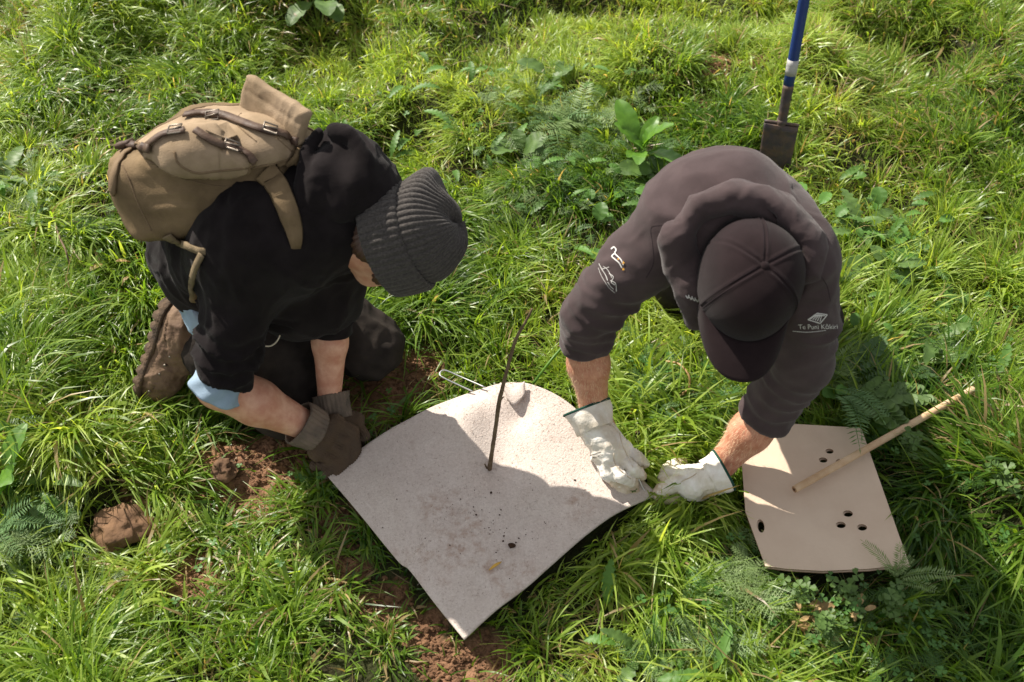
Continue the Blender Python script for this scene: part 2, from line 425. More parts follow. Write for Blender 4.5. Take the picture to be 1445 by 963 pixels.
# bare soil patches: photo position and radius in m, softened by noise
SOIL = [(325, 655, .085), (362, 668, .085), (500, 560, .10), (545, 545, .10), (455, 600, .08), (190, 690, .03), (480, 735, .045), (490, 800, .035), (600, 885, .04), (550, 850, .04), (690, 925, .055), (640, 950, .05), (515, 850, .025),
        (425, 655, .05), (1010, 105, .07), (1000, 150, .04), (1060, 110, .03), (590, 520, .05), (1405, 345, .05), (270, 800, .05), (620, 930, .035), (400, 640, .07), (930, 500, .03)]
SOILW = [(P(u, v)[0], P(u, v)[1], r) for u, v, r in SOIL]
def soil_mask(x, y):
    m = np.zeros(np.shape(x)); wob = n2(x, y, 22, 3) * .35 + n2(x, y, 60, 4) * .3
    for a, b, r in SOILW:
        m = np.maximum(m, smooth01((1.25 + wob - np.hypot(x - a, y - b) / r) / .6))
    return m
def G(x, y):
    x = np.asarray(x, float); y = np.asarray(y, float)
    z = .035 * n2(x, y, 2.3, 1) + .020 * n2(x, y, 5.5, 2) * (1 + .9 * smooth01((y - 1.4) / .6)) + .008 * n2(x, y, 14, 5)
    far = smooth01((y - 1.6) / 1.2); z = z * (1 + 1.2 * far)
    d = np.minimum(poly_dist(x, y, matpoly), poly_dist(x, y, cardpoly))
    k = smooth01(d / .35)
    z = z * (.12 + .88 * k)
    z = z * (1 - .9 * np.exp(-((x - .68) ** 2 + (y - 1.98) ** 2) / .16 ** 2))
    s = soil_mask(x, y)
    z = z + s * (.007 * n2(x, y, 45, 6) + .005 * n2(x, y, 110, 7) - .006)
    # soil heap beside the muddy glove
    a, b = P(315, 645)[:2]; z = z + .035 * np.exp(-(((x - a) / .06) ** 2 + ((y - b) / .045) ** 2)) * (1 + .5 * n2(x, y, 55, 8))
    return z
def stretched(lo, hi, step, far, k=1.35):
    a = list(np.arange(lo, hi + 1e-6, step)); s = step; x = hi
    while x < far: s *= k; x += s; a.append(x)
    s = step; x = lo
    while x > -far: s *= k; x -= s; a.insert(0, x)
    return np.array(a)
gx = stretched(-1.75, 1.75, .0095, 90); gy = stretched(.3, 3.3, .0095, 90)
GX, GY = np.meshgrid(gx, gy, indexing='ij'); GZ = G(GX, GY)
nx_, ny_ = GX.shape
ii = np.arange(nx_ * ny_).reshape(nx_, ny_)
Q = np.stack([ii[:-1, :-1], ii[1:, :-1], ii[1:, 1:], ii[:-1, 1:]], -1).reshape(-1, 4)
def ground_mat():
    m = bpy.data.materials.new('earth_under_grass'); m.use_nodes = True; t = m.node_tree; b = t.nodes['Principled BSDF']
    b.inputs['Roughness'].default_value = .95; b.inputs['Specular IOR Level'].default_value = .15
    a = t.nodes.new('ShaderNodeAttribute'); a.attribute_name = 'bare'
    tc = t.nodes.new('ShaderNodeTexCoord')
    n = t.nodes.new('ShaderNodeTexNoise'); n.inputs['Scale'].default_value = 30; n.inputs['Detail'].default_value = 8; n.inputs['Roughness'].default_value = .7
    t.links.new(tc.outputs['Object'], n.inputs['Vector'])
    r1 = t.nodes.new('ShaderNodeValToRGB'); r1.color_ramp.elements[0].color = (.10, .052, .03, 1); r1.color_ramp.elements[1].color = (.30, .165, .095, 1)
    r1.color_ramp.elements[0].position = .3; r1.color_ramp.elements[1].position = .7
    r2 = t.nodes.new('ShaderNodeValToRGB'); r2.color_ramp.elements[0].color = (.022, .017, .009, 1); r2.color_ramp.elements[1].color = (.035, .045, .014, 1)
    r2.color_ramp.elements[0].position = .35; r2.color_ramp.elements[1].position = .65
    t.links.new(n.outputs[0], r1.inputs[0]); t.links.new(n.outputs[0], r2.inputs[0])
    mx = t.nodes.new('ShaderNodeMix'); mx.data_type = 'RGBA'; t.links.new(a.outputs['Fac'], mx.inputs[0])
    t.links.new(r2.outputs[0], mx.inputs[6]); t.links.new(r1.outputs[0], mx.inputs[7]); t.links.new(mx.outputs[2], b.inputs['Base Color'])
    n3 = t.nodes.new('ShaderNodeTexNoise'); n3.inputs['Scale'].default_value = 140; n3.inputs['Detail'].default_value = 7
    t.links.new(tc.outputs['Object'], n3.inputs['Vector'])
    bp = t.nodes.new('ShaderNodeBump'); bp.inputs['Strength'].default_value = 1; bp.inputs['Distance'].default_value = .008
    t.links.new(n3.outputs[0], bp.inputs['Height']); t.links.new(bp.outputs[0], b.inputs['Normal'])
    return m
ground = mesh_np('ground', np.stack([GX, GY, GZ], -1).reshape(-1, 3), Q, ground_mat())
at = ground.data.attributes.new('bare', 'FLOAT', 'POINT'); at.data.foreach_set('value', soil_mask(GX, GY).ravel().astype(np.float32))
tag(ground, 'earth under the pasture with bare brown clay patches', kind='structure')
SOLIDS = []       # distance fields that grass must not grow through

# ============================================================ PEOPLE
def frame(fwd, up):
    up = nrm(up); f = np.asarray(fwd, float); f = nrm(f - up * np.dot(f, up)); r = np.cross(f, up)
    return np.stack([r, f, up], 1)        # columns right, forward, up
def head_field(F, c, R, neck_to, k=1.0):
    ell0 = s_ell
    def s_ell_(c_, R_, r_): return ell0(c_, R_, np.array(r_) * k)
    def cap_(a, b, ra, rb): return s_cap(a, b, ra * k, rb * k)
    L = lambda x, y, z: c + R @ (np.array([x, y, z]) * k)
    F.add(s_ell_(L(0, -.012, .028), R, (.075, .094, .084)), .02)
    F.add(s_ell_(L(0, .025, -.03), R, (.060, .068, .080)), .03)
    F.add(cap_(L(-.028, .045, -.083), L(.028, .045, -.083), .022, .022), .03)
    F.add(cap_(L(0, .062, -.098), L(0, .06, -.09), .018, .02), .02)
    F.add(cap_(L(-.03, .083, .018), L(.03, .083, .018), .010, .010), .015)       # brow
    F.add(cap_(L(0, .090, .008), L(0, .113, -.028), .009, .014), .01)             # nose
    for s in (-1, 1):
        F.add(cap_(L(s * .009, .103, -.032), L(s * .014, .098, -.032), .008, .007), .006)
        F.sub(s_ell_(L(s * .031, .092, .002), R, (.017, .010, .010)), .012)
        F.add(s_ell_(L(s * .031, .078, .001), R, (.013, .011, .010)), .003)
        F.add(s_ell_(L(s * .040, .068, -.028), R, (.02, .018, .018)), .02)          # cheek
        F.add(s_ell_(L(s * .078, -.008, -.012), R, (.009, .019, .031)), .006)       # ear
        F.sub(s_ell_(L(s * .086, -.004, -.008), R, (.006, .010, .016)), .004)
    F.add(cap_(L(-.018, .090, -.058), L(.018, .090, -.058), .0065, .0065), .006)
    F.add(cap_(L(-.015, .089, -.069), L(.015, .089, -.069), .007, .007), .006)
    F.add(cap_(L(0, -.03, -.05), neck_to, .056, .062), .03)
def tc(a, ra, b, rb): return s_cap(a, b, ra, rb)
def along(p, a, b):
    a = np.asarray(a, float); b = np.asarray(b, float); ab = b - a; L = np.linalg.norm(ab); ax = ab / L
    t = (p - a) @ ax; r = np.linalg.norm((p - a) - t[:, None] * ax, axis=1); return t, r, L
def ring_folds(p, a, b, freq, amp, seed=0., rmax=.12, t0=0., t1=1., slant=0.0):
    """soft compressed-sleeve folds: broken, slanting creases running part way round a limb"""
    t, r, L = along(p, a, b); m = smooth01((t / L - t0) / .12) * smooth01((t1 - t / L) / .12) * (r < rmax)
    ph = t * freq * .62 + 3.6 * noise(p * 9 + seed) + 1.3 * noise(p * 24 + seed + 3) + slant * (p[:, 0] + p[:, 1]) * 30
    w = 1 - 2 * np.abs(np.sin(ph * .5)) ** .7
    gate = smooth01(noise(p * 14 + seed + 5) * 1.3 + .62)
    return amp * w * m * gate * 1.25
def drape(p, amp=.004, s=9., seed=0., stretch=(1, 1, 1)):
    q = p * np.asarray(stretch) * s + seed
    wq = q + .9 * np.stack([noise(q * .7 + 9), noise(q * .7 + 31), noise(q * .7 + 57)], -1)
    a = noise(wq); b = noise(wq * 2.1 + 7)
    return amp * (1 - 2.4 * np.abs(a) ** .8) + amp * .55 * (1 - 2.4 * np.abs(b) ** .8) * smooth01(.6 + a) + amp * .15 * noise(q * 4.1)

def finger(F, pts, r0, r1, k=.004):
    pts = [np.asarray(q, float) for q in pts]; n = len(pts) - 1
    for i in range(n):
        ra = r0 + (r1 - r0) * i / n; rb = r0 + (r1 - r0) * (i + 1) / n
        F.add(s_cap(pts[i], pts[i + 1], ra, rb), k)

def cuff(name, a, b, ra, rb, thick, material, parent, rib=0, ribamp=.001, flare=0, squash=1.0, seed=0, wave=.0015, side=None):
    """open tube with wall thickness running from a to b"""
    a = np.asarray(a, float); b = np.asarray(b, float); ax = nrm(b - a)
    x = nrm(np.cross(ax, [0, 0, 1.])) if side is None else nrm(np.asarray(side) - ax * np.dot(side, ax)); y = np.cross(ax, x)
    nphi = max(48, rib * 8); nt_ = 14; V = []
    ts = list(np.linspace(0, 1, nt_)); prof = [(t, 0) for t in ts] + [(1 - t, thick) for t in ts[::1]]
    prof = [(t, 0) for t in ts[::-1]] + [(t, thick) for t in ts]        # inner (b->a) then outer (a->b)
    for t, th in prof:
        c = a + (b - a) * t; r = ra + (rb - ra) * t - thick + th
        for k in range(nphi):
            ph = 2 * math.pi * k / nphi
            rr = r + (ribamp * (math.sin(ph * rib)) if rib and th else 0) + wave * math.sin(3 * ph + seed + 4 * t) + wave * .6 * math.sin(7 * ph + 2 * seed - 5 * t)
            V.append(c + rr * (math.cos(ph) * x + squash * math.sin(ph) * y))
    m = len(prof); F = [[i * nphi + k, i * nphi + (k + 1) % nphi, (i + 1) * nphi + (k + 1) % nphi, (i + 1) * nphi + k] for i in range(m - 1) for k in range(nphi)]
    F += [[(m - 1) * nphi + k, (m - 1) * nphi + (k + 1) % nphi, (k + 1) % nphi, k] for k in range(nphi)]
    return mesh_py(name, V, F, material, parent, True)

# ------------------------------------------------------------ person on the left (black hoodie, beanie)
A = {}
A['hipN'] = P(300, 372, .30); A['hipF'] = P(300, 318, .30)
A['shN'] = P(352, 345, .50); A['shF'] = P(455, 300, .50)
A['elN'] = P(311, 544, .245); A['wrN'] = P(434, 602, .105)
A['elF'] = P(466, 420, .30); A['wrF'] = P(465, 572, .09)
A['knN'] = P(398, 566, .068); A['anN'] = P(262, 470, .135)
A['knF'] = P(520, 488, .085); A['anF'] = P(330, 420, .08)
A['neck'] = P(470, 300, .53)
pl = empty('person', P(330, 560, 0), 'kneeling person in black hoodie and grey ribbed beanie, at the left of the mat', 'person')
hc = P(562, 342, .49)
hup = nrm(P(650, 318, .52) - hc); hfw = nrm(P(560, 415, .30) - hc)
HR = frame(hfw, hup)
HL = lambda x, y, z: hc + HR @ np.array([x, y, z])
HB = lambda x, y, z: hc + HR @ (np.array([x, y, z]) * .87)
B = Field()
midH = (A['hipN'] + A['hipF']) / 2; midS = (A['shN'] + A['shF']) / 2
B.add(s_cap(A['shN'], A['shF'], .06, .06))
B.add(s_cap(midS, midH, .08, .08), .05); B.add(s_cap(A['hipN'], A['hipF'], .065, .065), .05)
head_field(B, hc, HR, A['neck'] + np.array([-.02, 0, -.02]), .84)
B.add(s_cap(A['neck'], midS, .06, .08), .04)
for s in 'NF':
    B.add(s_cap(A['sh' + s], A['el' + s], .050, .042), .03)
    e, w_ = A['el' + s], A['wr' + s]
    k_ = 1.0 if s == 'N' else .78
    B.add(s_cap(e, e * .6 + w_ * .4, .043 * k_, .042 * k_), .01); B.add(s_cap(e * .6 + w_ * .4, w_, .041 * k_, .027 * k_), .015)
    B.add(s_cap(A['hip' + s], A['kn' + s], .055, .045), .03); B.add(s_cap(A['kn' + s], A['an' + s], .042, .032), .02)
# hands inside the gloves
HN = dict(k=P(462, 620, .075), t=P(470, 648, .03)); HF_ = dict(k=P(478, 612, .07), t=P(487, 640, .025))
for s, H in (('N', HN), ('F', HF_)):
    B.add(s_cap(A['wr' + s], H['k'], .022, .014), .015)
ptsA = [v for v in A.values()] + [hc, HN['t'], HF_['t']]
sculpt('body', B, ptsA, .17, .0065, M['skin'], pl)
# hoodie
Hd = Field()
Hd.add(s_cap(A['shN'] + [0, 0, .0], A['shF'], .083, .080))
Hd.add(s_cap(midS + [-.02, .0, .005], midH + [.02, 0, .03], .115, .11), .06)
Hd.add(s_cap(A['shN'] + [-.02, 0, -.02], A['hipN'] + [.0, -.0, .03], .080, .090), .05)
Hd.add(s_cap(A['hipN'], A['hipF'], .098, .10), .05)
Hd.add(s_ell(P(420, 400, .33), np.eye(3), (.11, .10, .10)), .06)      # belly cloth hanging
Hd.add(s_cap(A['neck'], midS, .085, .10), .05)
slN = inter(s_poly([A['shN'], P(332, 450, .39), P(322, 515, .30), P(316, 556, .24)], [.080, .062, .052, .047]), s_half(P(314, 530, .275), nrm(P(312, 560, .235) - P(320, 500, .32))))
Hd.add(slN, .025)
slF = inter(s_poly([A['shF'], A['elF'], A['elF'] * .75 + A['wrF'] * .25], [.072, .052, .042]), s_half(P(466, 449, .262), A['wrF'] - A['elF']))
Hd.add(slF, .025)
hemN = nrm(A['hipN'] - A['shN']); Hd.isect(s_half(P(256, 412, .27), nrm(P(240, 445, .2) - P(300, 330, .45))), .012)
def dispA(p, N):
    d = drape(p, .0060, 8.5, 3, (1, 1.7, .8)) + drape(p, .0028, 19, 13, (1.3, 1, .7))
    d += ring_folds(p, A['shN'], A['elN'], 330, .0070, 2, .11, .45, 1.15, .6)
    d += ring_folds(p, A['shF'], A['elF'], 280, .003, 6, .10, .3, 1.1)
    return d
sculpt('hoodie', Hd, ptsA, .17, .0052, M['black'], pl, dispA)
# hood lying bunched behind the head
Ho = Field()
hpts = []
def hp(u, v, h): q = P(u, v, h); hpts.append(q); return q
Ho.add(s_ell(hp(490, 262, .59), frame(P(560, 262, .56) - P(430, 240, .60), P(480, 190, .66) - P(490, 300, .50)), (.062, .080, .062)), .02)
Ho.add(s_poly([hp(438, 290, .60), hp(452, 240, .642), hp(478, 200, .652)], [.002, .010, .007]), .03)
Ho.add(s_poly([hp(478, 305, .585), hp(498, 262, .628), hp(514, 218, .632)], [.002, .010, .007]), .03)
Ho.add(s_poly([hp(510, 305, .54), hp(532, 284, .568), hp(550, 262, .568)], [.002, .009, .009]), .03)
Ho.add(s_poly([hp(437, 262, .58), hp(446, 212, .62), hp(478, 196, .63), hp(508, 214, .62)], [.020, .021, .022, .024]), .022)
Ho.add(s_poly([hp(508, 222, .61), hp(536, 246, .57), hp(548, 272, .54), hp(538, 310, .50)], [.026, .026, .024, .030]), .02)
Ho.add(s_poly([hp(450, 300, .55), hp(468, 326, .52), hp(492, 332, .48)], [.05, .052, .040]), .04)
Ho.add(s_poly([hp(424, 292, .60), hp(427, 250, .63), hp(436, 208, .655), hp(450, 190, .66)], [.007, .009, .009, .010]), .008)
Ho.add(s_poly([hp(470, 186, .67), hp(496, 192, .67), hp(514, 222, .65), hp(518, 262, .62)], [.010, .011, .010, .009]), .010)
Ho.add(s_cap(hp(500, 300, .53), hp(535, 318, .49), .062, .052), .03)
Ho.sub(s_poly([hp(463, 186, .655), hp(470, 215, .65)], [.006, .003]), .012)
Ho.sub(s_poly([hp(520, 226, .63), hp(512, 262, .60), hp(520, 290, .575)], [.005, .007, .004]), .014)
Ho.sub(s_poly([hp(455, 235, .68), hp(470, 280, .66), hp(468, 320, .62)], [.008, .010, .006]), .02)
sculpt('hood', Ho, hpts, .11, .0045, M['black'], pl, lambda p, N: drape(p, .0045, 10.5, 8, (1.5, .8, .9)) + drape(p, .0018, 24, 5, (1.5, .8, 1)))
# shirt hem and rolled shirt cuff
ShF = Field(); hemc = P(262, 425, .25)
shem = inter(s_cap(A['hipN'] + [.015, -.0, .015], A['hipN'] * .72 + A['knN'] * .28, .100, .094), s_half(P(266, 464, .225), nrm(P(240, 465, .2) - P(300, 330, .45))))
ShF.add(shem); ShF.isect(lambda p: -s_half(P(280, 380, .30), nrm(P(240, 445, .2) - P(300, 330, .45)))(p))
sculpt('shirt_hem', ShF, [A['hipN'], A['knN']], .14, .005, M['denimcuff'], pl, lambda p, N: drape(p, .004, 18, 4))
d_ = nrm(A['wrN'] - A['elN'])
cuff('shirt_cuff', P(319, 522, .285), P(307, 551, .245), .040, .0485, .004, M['denimcuff'], pl, wave=.003, seed=1)
cuff('sleeve_hem', A['elF'] * .80 + A['wrF'] * .20, A['elF'] * .70 + A['wrF'] * .30, .043, .0415, .005, M['black'], pl, wave=.001)
# jeans
J = Field()
J.add(s_cap(A['hipN'], A['hipF'], .085, .085))
for s in 'NF':
    q = A['kn' + s]; an = A['an' + s]
    J.add(s_cap(A['hip' + s] + [0, 0, -.02], q, .082, .066), .04)
    J.add(s_cap(q, q * .35 + an * .65, .064, .056), .02); J.add(s_cap(q * .35 + an * .65, an, .056, .044), .02)
J.add(s_cap(P(402, 500, .14), P(410, 570, .055), .066, .050), .03)
J.isect(lambda p: np.maximum(-(p[:, 2] - .006), -1), .004)
def dispJ(p, N):
    d = drape(p, .0045, 15, 21, (1, 1.4, 1.2)) + drape(p, .0018, 34, 2)
    for s in 'NF': d += ring_folds(p, A['kn' + s], A['an' + s], 170, .003, 3, .10, .05, .5)
    return d
sculpt('jeans', J, [A[k] for k in A if k[:2] in ('hi', 'kn', 'an')], .13, .0055, M['jean'], pl, dispJ)
# boots: foot upright, toes dug into the turf
def boot(heel, toe, ankle, label=None):
    heel, toe, ankle = map(lambda q: np.asarray(q, float), (heel, toe, ankle))
    ax = nrm(toe - heel); L = np.linalg.norm(toe - heel)
    inn = nrm((ankle - heel) - ax * np.dot(ankle - heel, ax)); sd_ = np.cross(ax, inn)
    R = np.stack([ax, sd_, inn], 1); W = lambda a, b, c: heel + R @ np.array([a, b, c])
    bt = Field()
    bt.add(s_cap(W(.035, 0, .055), W(.07, 0, .065), .042, .045))
    bt.add(s_cap(W(.07, 0, .05), W(.17, 0, .040), .043, .038), .03)
    bt.add(s_cap(W(.17, 0, .037), W(L - .045, 0, .032), .040, .034), .03)
    bt.add(inter(s_cap(W(.05, 0, .06), ankle, .046, .048), s_half(ankle, ankle - W(.05, 0, .05))), .02)
    bt.add(s_cap(W(.12, -.004, .075), W(.055, 0, .125), .026, .030), .02)
    bt.isect(s_half(W(0, 0, .016), -inn), .01)
    for s in (-1, 1):                              # stitched seams
        bt.sub(s_poly([W(.02, s * .043, .035), W(.09, s * .048, .05), W(.13, s * .042, .072)], [.0022] * 3), .004)
        bt.sub(s_poly([W(.17, s * .040, .05), W(.21, s * .036, .045), W(.24, s * .030, .035)], [.0022] * 3), .004)
    b = sculpt('boot', bt, [heel, toe, ankle, W(.06, 0, .12)], .07, .0035, M['bootl'], pl, lambda p, N: drape(p, .0018, 35, 5))
    if label: b['label'] = label
    so = Field()
    so.add(inter(inter(s_cap(W(.045, 0, .03), W(.10, 0, .03), .048, .042), s_half(W(0, 0, .026), inn)), s_half(W(0, 0, -.002), -inn)))
    so.add(inter(inter(s_cap(W(.10, 0, .03), W(L - .055, 0, .03), .043, .050), s_half(W(0, 0, .024), inn)), s_half(W(0, 0, 0), -inn)), .004)
    def lug(p):
        q = (p - heel) @ R; g = np.maximum(np.sin(q[:, 0] * 260), 0) * (q[:, 2] < .012); return .006 * g
    V, Qd = surface(lambda p: so(p) + lug(p), heel - .3, heel + .3, .004) if False else surface(lambda p: so(p) + lug(p), np.minimum(heel, toe) - .1, np.maximum(heel, toe) + .1, .0035)
    V = relax(V, Qd, 1); so_o = mesh_np('sole', V, Qd, M['sole'], b)
    parts = []
    for i in range(5):
        x = .105 + i * .022; parts.append(tube([W(x, -.038, .062 - i * .005), W(x + .004, -.012, .094 - i * .010), W(x + .004, .012, .094 - i * .010), W(x, .038, .062 - i * .005)], .0022, 6, 12))
    parts.append(tube([W(.09, -.02, .10), W(.12, -.055, .09), W(.16, -.062, .07), W(.18, -.04, .05), W(.15, -.03, .05)], .0020, 6, 24))
    v, f = merge(parts); tag(mesh_py('lace', v, f, M['sole'], b, True), kind='stuff')
    for i in range(5):
        for s in (-1, 1):
            v, f = tube([W(.105 + i * .022, s * .040, .062 - i * .005), W(.105 + i * .022, s * .0445, .063 - i * .005)], [.0034, .0026], 8); mesh_py('eyelet', v, f, M['brass'], b, True)
    return b
boot(P(238, 412, .205), P(193, 560, .015), P(272, 462, .155))
boot(P(330, 380, .19), P(318, 470, .02), A['anF'] + [0, 0, .08])
# beanie: ribbed knit, folded brim and slouchy crown
def beanie():
    n1, n2_ = 72, 640; ribs = 50
    def ring(t): pass
    V = []
    for i in range(n1):
        t = i / (n1 - 1); a = t * math.pi / 2
        for k in range(n2_):
            ph = 2 * math.pi * k / n2_; fx, fy = math.cos(ph), math.sin(ph)
            r = math.cos(a) ** .62; z = -.005 + .118 * math.sin(a) ** 1.05
            bag = .010 * math.exp(-((t - .35) / .2) ** 2)
            x = fx * (.088 * r + bag * r); y = fy * (.104 * r + bag * r) - .012
            # big soft slouch fold on the far side of the crown
            sl = math.exp(-((ph - 3.35) / .75) ** 2) * math.exp(-((t - .42) / .16) ** 2)
            gr = math.exp(-((ph - 3.2) / 1.0) ** 2) * math.exp(-((t - .14) / .055) ** 2)
            x += fx * (.026 * sl - .016 * gr); y += fy * (.026 * sl - .016 * gr); z += .020 * sl
            z += .008 * math.sin(2 * ph + 1) * math.sin(a) ** 2 + .004 * math.sin(5 * ph) * math.sin(a) ** 3
            rb = .0032 * (abs(math.sin(ph * ribs / 2)) ** .8) * min(1, r * 1.6)
            x += fx * rb; y += fy * rb; z += rb * .4 * math.sin(a)
            V.append(HB(x, y, z + .012))
    F = [[i * n2_ + k, i * n2_ + (k + 1) % n2_, (i + 1) * n2_ + (k + 1) % n2_, (i + 1) * n2_ + k] for i in range(n1 - 1) for k in range(n2_)]
    crown = mesh_py('beanie', V, F, M['wool'], pl, True)
    prof = [(-.040, .092), (-.046, .096), (-.047, .101), (-.040, .105), (-.020, .1075), (0, .108), (.018, .107), (.026, .104), (.029, .099), (.025, .094)]
    pr = catmull([(z, r, 0) for z, r in prof], 40); V = []
    for z, r, _ in pr:
        for k in range(n2_):
            ph = 2 * math.pi * k / n2_
            rb = .0030 * (abs(math.sin(ph * ribs / 2)) ** .8)
            rr = r + rb + .0015 * math.sin(3 * ph + 1)
            tl = .004 * math.sin(ph * 2 + .6)
            V.append(HB(math.cos(ph) * rr * .95, math.sin(ph) * rr * 1.08 - .010, z + tl + .012))
    F = [[i * n2_ + k, i * n2_ + (k + 1) % n2_, (i + 1) * n2_ + (k + 1) % n2_, (i + 1) * n2_ + k] for i in range(39) for k in range(n2_)]
    mesh_py('beanie_brim', V, F, M['wool'], crown, True)
beanie()
def hair_strands(n, L, seed, z0=-.03):
    r = random.Random(seed); parts = []
    for _ in range(n):
        s = r.choice((-1, 1)); ph = r.uniform(-2.6, -.35) if r.random() < .6 else r.uniform(-2.9, .4)
        x = .080 * math.cos(ph) if abs(math.cos(ph)) > .2 else .080 * s; y = .095 * math.sin(ph)
        a = HL(x, y - .01, z0 + r.uniform(0, .01)); b = HL(x * 1.02 + r.uniform(-.01, .01), y + r.uniform(-.01, .012), z0 - L * r.uniform(.4, .8)); c_ = HL(x * .96 + r.uniform(-.012, .012), y + r.uniform(-.012, .02), z0 - L * r.uniform(.9, 1.2))
        parts.append(tube([a, b, c_], [.0012, .0004], 4, 8))
    v, f = merge(parts); h = tag(mesh_py('hair', v, f, M['hair'], pl, True), kind='stuff'); return h
hf = Field(); hf.add(s_ell(HL(0, -.062, -.030), HR, (.056, .030, .034)))
for s in (-1, 1): hf.add(s_ell(HL(s * .058, -.006, -.030), HR, (.012, .016, .022)), .01)
sculpt('hair', hf, [HL(.05, -.06, -.03), HL(-.05, 0, -.03)], .07, .004, M['hair'], pl, lambda p, N: .0016 * np.sin((p @ HR[:, 0]) * 900 + 4 * noise(p * 50)))
# drawstrings
for q in ([P(466, 350, .47), P(471, 364, .455), P(488, 366, .455), P(504, 355, .46)], [P(386, 428, .36), P(397, 455, .31), P(394, 476, .285), P(383, 488, .275), P(366, 488, .28)]):
    v, f = tube(q, .0015, 6, 28); mesh_py('drawstring', v, f, M['cord'], pl, True)
# knitted gloves gripping the corner of the mat
def knit_glove(wr, kn, tips, thumb, cuff_to, name, side, r=.0115, cr=.036):
    gl = Field(); wr = np.asarray(wr); kn = np.asarray(kn)
    ax = nrm(kn - wr); sd_ = nrm(side - ax * np.dot(side, ax))
    gl.add(s_cap(wr, wr * .5 + kn * .5, .028, .024)); allp = [wr, kn]
    ks = [kn + sd_ * (i - 1.5) * .0215 for i in range(4)]
    gl.add(s_cap(ks[0] - ax * .014, ks[3] - ax * .014, .0165, .0155), .012)
    gl.add(s_cap(wr, ks[0] - ax * .014, .022, .014), .012); gl.add(s_cap(wr, ks[3] - ax * .014, .022, .014), .012)
    for k0, tp in zip(ks, tips):
        m1 = k0 + ax * .024 + np.array([0, 0, .004]); tp = np.asarray(tp); m2 = m1 * .45 + tp * .55 + ax * .009
        finger(gl, [k0, m1, m2, tp], r * 1.02, r * .84, .003); allp += [tp, m1]
    finger(gl, [wr * .55 + kn * .45 - sd_ * .022] + list(thumb), r * 1.25, r * .95, .012); allp += list(thumb)
    g = sculpt(name, gl, allp, .05, .0021, M['knitpalm'], pl, lambda p, N: .0011 * np.sin((p @ sd_) * 1500 + 1.5 * noise(p * 60)) + drape(p, .0008, 40, 2))
    cuff('glove_cuff', cuff_to, wr + ax * .010, cr, cr - .003, .004, M['knit'], g, rib=26, ribamp=.0007)
    return g
k1 = P(470, 622, .072)
knit_glove(A['wrN'] + nrm(k1 - A['wrN']) * .012, k1, [P(444, 657, .030), P(460, 669, .028), P(477, 668, .028), P(494, 655, .030)], [P(486, 608, .062), P(500, 628, .045)], A['wrN'] - d_ * .022, 'glove', P(500, 610, .07) - P(440, 640, .06), .0125, .043)
k2 = P(486, 614, .055)
knit_glove(P(469, 585, .08), k2, [P(494, 632, .014), P(486, 642, .012), P(478, 640, .012), P(500, 624, .016)], [P(476, 616, .03), P(474, 634, .02)], P(466, 556, .105), 'glove', P(500, 600, .06) - P(464, 620, .06), .0108)
SOLIDS += [J, Hd]

# ------------------------------------------------------------ backpack
bp = empty('backpack', P(300, 260, .50), 'khaki canvas backpack with brown leather straps on the back of the person in black', 'backpack')
ba = nrm(P(425, 215, .66) - P(205, 275, .56))                  # along the spine towards the neck
bs = nrm((A['shF'] - A['shN']) - ba * np.dot(A['shF'] - A['shN'], ba)); bn = np.cross(ba, bs)
bn = bn if bn[2] > 0 else -bn
BR = np.stack([ba, bs, bn], 1)
bpts = []
def q_(u, v, h): q = P(u, v, h); bpts.append(q); return q
Bg = Field()
Bg.add(s_box(q_(272, 255, .557), BR, (.098, .095, .070), .032))
Bg.add(s_box(q_(338, 232, .585), BR, (.105, .088, .050), .040), .04)
Bg.add(s_ell(q_(228, 282, .50), BR, (.062, .082, .066)), .03)
Bg.add(s_ell(q_(208, 246, .54), BR, (.052, .065, .052)), .04)
Bg.add(s_ell(q_(300, 190, .60), BR, (.10, .06, .05)), .04)
def dispB(p, N):
    q = p @ BR
    d = drape(p, .0045, 9, 14, (1, 1, 1)) + drape(p, .0026, 21, 4, (.8, 1.2, 1.2)); d += .0035 * np.sin(q[:, 0] * 60 + 3 * noise(p * 9)) * smooth01((.52 - p[:, 2]) / .1)
    return d
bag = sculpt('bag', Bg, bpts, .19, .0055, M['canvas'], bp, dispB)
bvh = bvh_of(bag)
def on_bag(poly, w0, th, n=44, material=None, name='strap', off=.003, parent=None, bv=None):
    pts, ns = [], []
    px_ = catmull(np.array([(q[0], q[1], q[2] if len(q) > 2 else .6) for q in poly], float), 18)
    for item in px_:
        u, v = item[:2]; q, N = hit(bv or bvh, u, v, off)
        if q is None: q, N = P(u, v, item[2] if len(item) > 2 else .6), np.array([0, -.3, 1.])
        elif len(item) > 2 and item[2] < 0: pass
        pts.append(q); ns.append(N)
    v_, f_ = ribbon(pts, ns, w0, th, n); return mesh_py(name, v_, f_, material or M['strap'], parent or bp, True)
